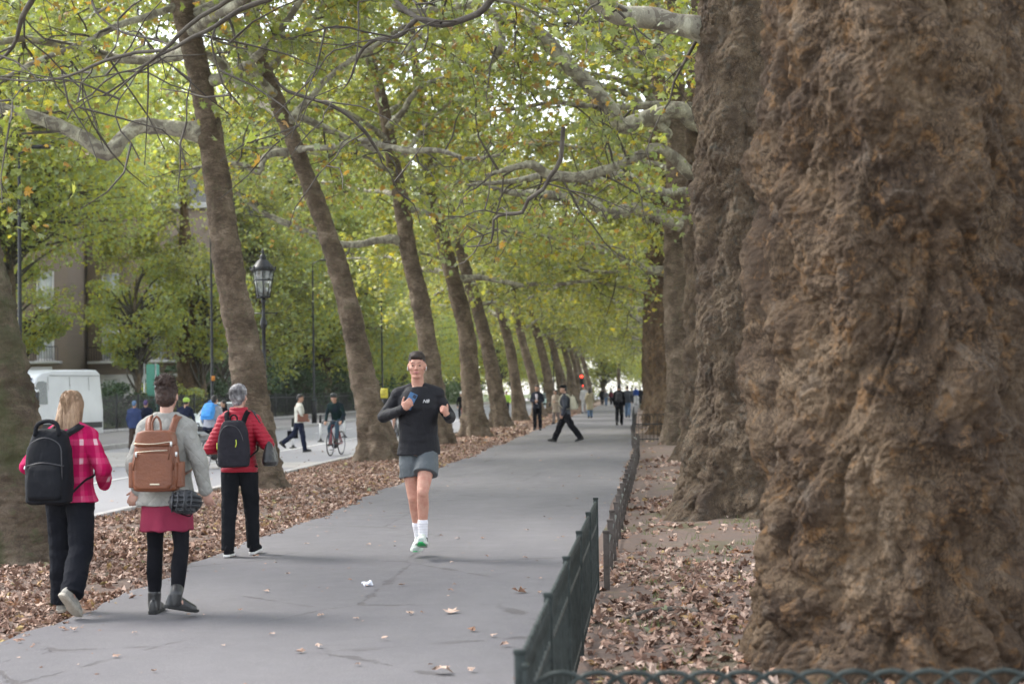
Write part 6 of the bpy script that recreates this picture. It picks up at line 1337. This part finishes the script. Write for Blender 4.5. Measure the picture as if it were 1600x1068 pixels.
# red traffic lights
for i, (px, Y, z) in enumerate(((909, 150, 2.6), (911, 175, 1.75))):
    x = P(px, 600, Y).x; r_ = empty('traffic_light', (x, Y, -.15), ['red traffic light above the distant road', 'smaller red traffic light below the first one'][i], 'traffic light', 'traffic lights')
    MB().cap((x, Y, -.2), (x, Y, z), .06, .06, 8).build('pole', BPNT, r_); MB().box((x, Y - .1, z), (.18, .12, .5)).build('head', BPNT, r_, bevel=.02)
    e_ = NT('red_lamp%d' % i); e_.p.inputs['Base Color'].default_value = (.8, .03, .02, 1); e_.p.inputs['Emission Color'].default_value = (1, .06, .03, 1); e_.p.inputs['Emission Strength'].default_value = 1.2
    MB().ell((x, Y - .25, z + .25), (.14, .06, .14)).build('red_lamp', e_.m, r_)

# ---- brick house behind the gardens ----
BRK = NT('london_brick'); co = BRK.pos(); br = BRK.n('TexBrick'); mp = BRK.n('Mapping'); mp.inputs['Rotation'].default_value = (R(90), 0, 0); BRK.l(co, mp.inputs[0]); BRK.l(mp.outputs[0], br.inputs[0]); br.inputs['Scale'].default_value = 4.5
br.inputs['Color1'].default_value = (.3, .22, .17, 1); br.inputs['Color2'].default_value = (.24, .18, .14, 1); br.inputs['Mortar'].default_value = (.2, .17, .14, 1)
M_brick = BRK.done(BRK.mix(BRK.noise(co, .6, 4), br.outputs[0], (.27, .21, .17), 'MIX'), None, .9)
STU = PM('white_stucco', (.62, .6, .6), .8, (.52, .5, .5), 2); SLT = PM('slate_roof', (.06, .06, .07), .6, (.09, .09, .1), 6)
def house(x0, x1, Y, H, label, seed=0, dep=9):
    root = empty('brick_house', ((x0 + x1) / 2, Y, -.05), label, 'house', 'brick houses behind the gardens'); cx = (x0 + x1) / 2; n = int((x1 - x0) / 2.6)
    MB().box((cx, Y + dep / 2, H / 2 - .1), ((x1 - x0) / 2, dep / 2, H / 2)).build('wall', M_brick, root)
    MB().box((cx, Y - .06, 1.5), ((x1 - x0) / 2 + .05, .08, 1.6)).build('ground_floor_stucco', STU, root)
    MB().box((cx, Y - .15, H - .15), ((x1 - x0) / 2 + .15, .2, .18)).build('cornice', STU, root, bevel=.03)
    q = MB(); q.add(np.array([(x0, Y, H - .1), (x1, Y, H - .1), (x1, Y + dep, H - .1), (x0, Y + dep, H - .1), (x0 + .5, Y + 2.2, H + 2), (x1 - .5, Y + 2.2, H + 2), (x1 - .5, Y + dep - 2.2, H + 2), (x0 + .5, Y + dep - 2.2, H + 2)]), [(0, 1, 5, 4), (1, 2, 6, 5), (2, 3, 7, 6), (3, 0, 4, 7), (4, 5, 6, 7)]); rf = q.build('roof', SLT, root, smooth=False)
    for cxx in (x0 + 1, x1 - 1): MB().box((cxx, Y + dep / 2, H + 2.2), (.5, 1.0, 1.3)).build('chimney', M_brick, rf)
    for fl in range(int((H - 1) / 3.4)):
        for i in range(n):
            x = x0 + (i + .5) * (x1 - x0) / n; z = 1.9 + fl * 3.4; hh = 1.15 if fl in (1, 2) else .85
            w_ = MB().box((x, Y - .035 - (.11 if fl == 0 else 0), z), (.52, .035, hh)).build('window', PM('window_glass', (.4, .42, .44), .2, (.6, .62, .62), .8, 0, 60, .6), root)
            fr = MB(); yy = Y - .085 - (.11 if fl == 0 else 0)
            for s in (-1, 1): fr.box((x + s * .53, yy, z), (.06, .03, hh + .06)); fr.box((x, yy, z + s * (hh + .04)), (.47, .03, .05))
            fr.box((x, yy, z), (.47, .025, .03)); fr.box((x, yy + .004, z), (.02, .02, hh)); fr.build('window_frame', STU, w_)
            MB().box((x, Y - .16 - (.06 if fl == 0 else 0), z - hh - .14), (.66, .12, .05)).build('window_sill', STU, w_)
    bz = 3.9; MB().box((cx, Y - .55, bz), ((x1 - x0) / 2 - .3, .45, .08)).build('balcony', STU, root)
    q = MB()
    for x in np.arange(x0 + .4, x1 - .3, .18): q.box((x, Y - .95, bz + .55), (.012, .012, .45))
    q.box((cx, Y - .95, bz + 1.02), ((x1 - x0) / 2 - .35, .025, .025)); q.build('balcony_railing', BPNT, root)
    return root
house(-49, -37.5, 100, 14.5, 'dark brick house with white windows and iron balcony behind the white van', 0)
house(-37.2, -27.5, 103, 14.5, 'dark brick house behind the evergreen shrub', 1); house(-62, -49.3, 100, 14.5, 'dark brick house at the far left behind the trees', 2)
r_ = empty('site_hoarding', (-35.5, 84, -.05), 'plain white hoarding wall with spikes in front of the brick house', 'hoarding')
MB().box((-36, 84, 1.6), (3.6, .06, 1.7)).build('panel', PM('hoarding_white', (.66, .64, .66), .7, (.6, .58, .6), 2), r_)
m = MB()
for x in np.arange(-34.6, -28.6, .17): m.cap((x, 78, 0), (x, 78, 2.3), .02, .012, 5)
m.box((-31.6, 78, 1.95), (3, .015, .03)); m.box((-31.6, 78, .35), (3, .015, .03))
r2_ = empty('spiked_fence', (-31.6, 78, -.05), 'pale spiked iron fence standing before the white hoarding', 'fence'); m.build('spikes', PM('weathered_iron', (.35, .36, .38), .6), r2_)
r_ = empty('netted_cabin', (P(239, 600, 80).x, 80, -.05), 'box wrapped in green netting beside a garden trunk', 'cabin'); c0 = P(239, 600, 80)
t = NT('green_net'); c = t.mix(t.noise(t.pos(), 3, 4), (.1, .35, .26), (.16, .45, .36)); GN = t.done(c, t.bump(t.noise(t.pos(), 12, 4), .1, .8), .8)
MB().box((c0.x, 80, 1.6), (.27, .3, 1.65)).build('netting', GN, r_, bevel=.05)
for s in (-1, 1): MB().box((c0.x + s * .3, 79.5, 1.6), (.03, .03, 1.7)).build('scaffold_pole', STEEL, r_)

# thin air between near and far
hz = NT('haze_air'); pv = hz.n('VolumePrincipled'); pv.inputs['Color'].default_value = (.9, .93, .95, 1); pv.inputs['Density'].default_value = .00014
for l_ in list(hz.out.inputs['Surface'].links): hz.t.links.remove(l_)
hz.l(pv.outputs[0], hz.out.inputs['Volume'])
hb = MB(); hb.box((-20, 300, 19.3), (230, 340, 20.7)); tag(hb.build('haze', hz.m, None, smooth=False), kind='stuff')
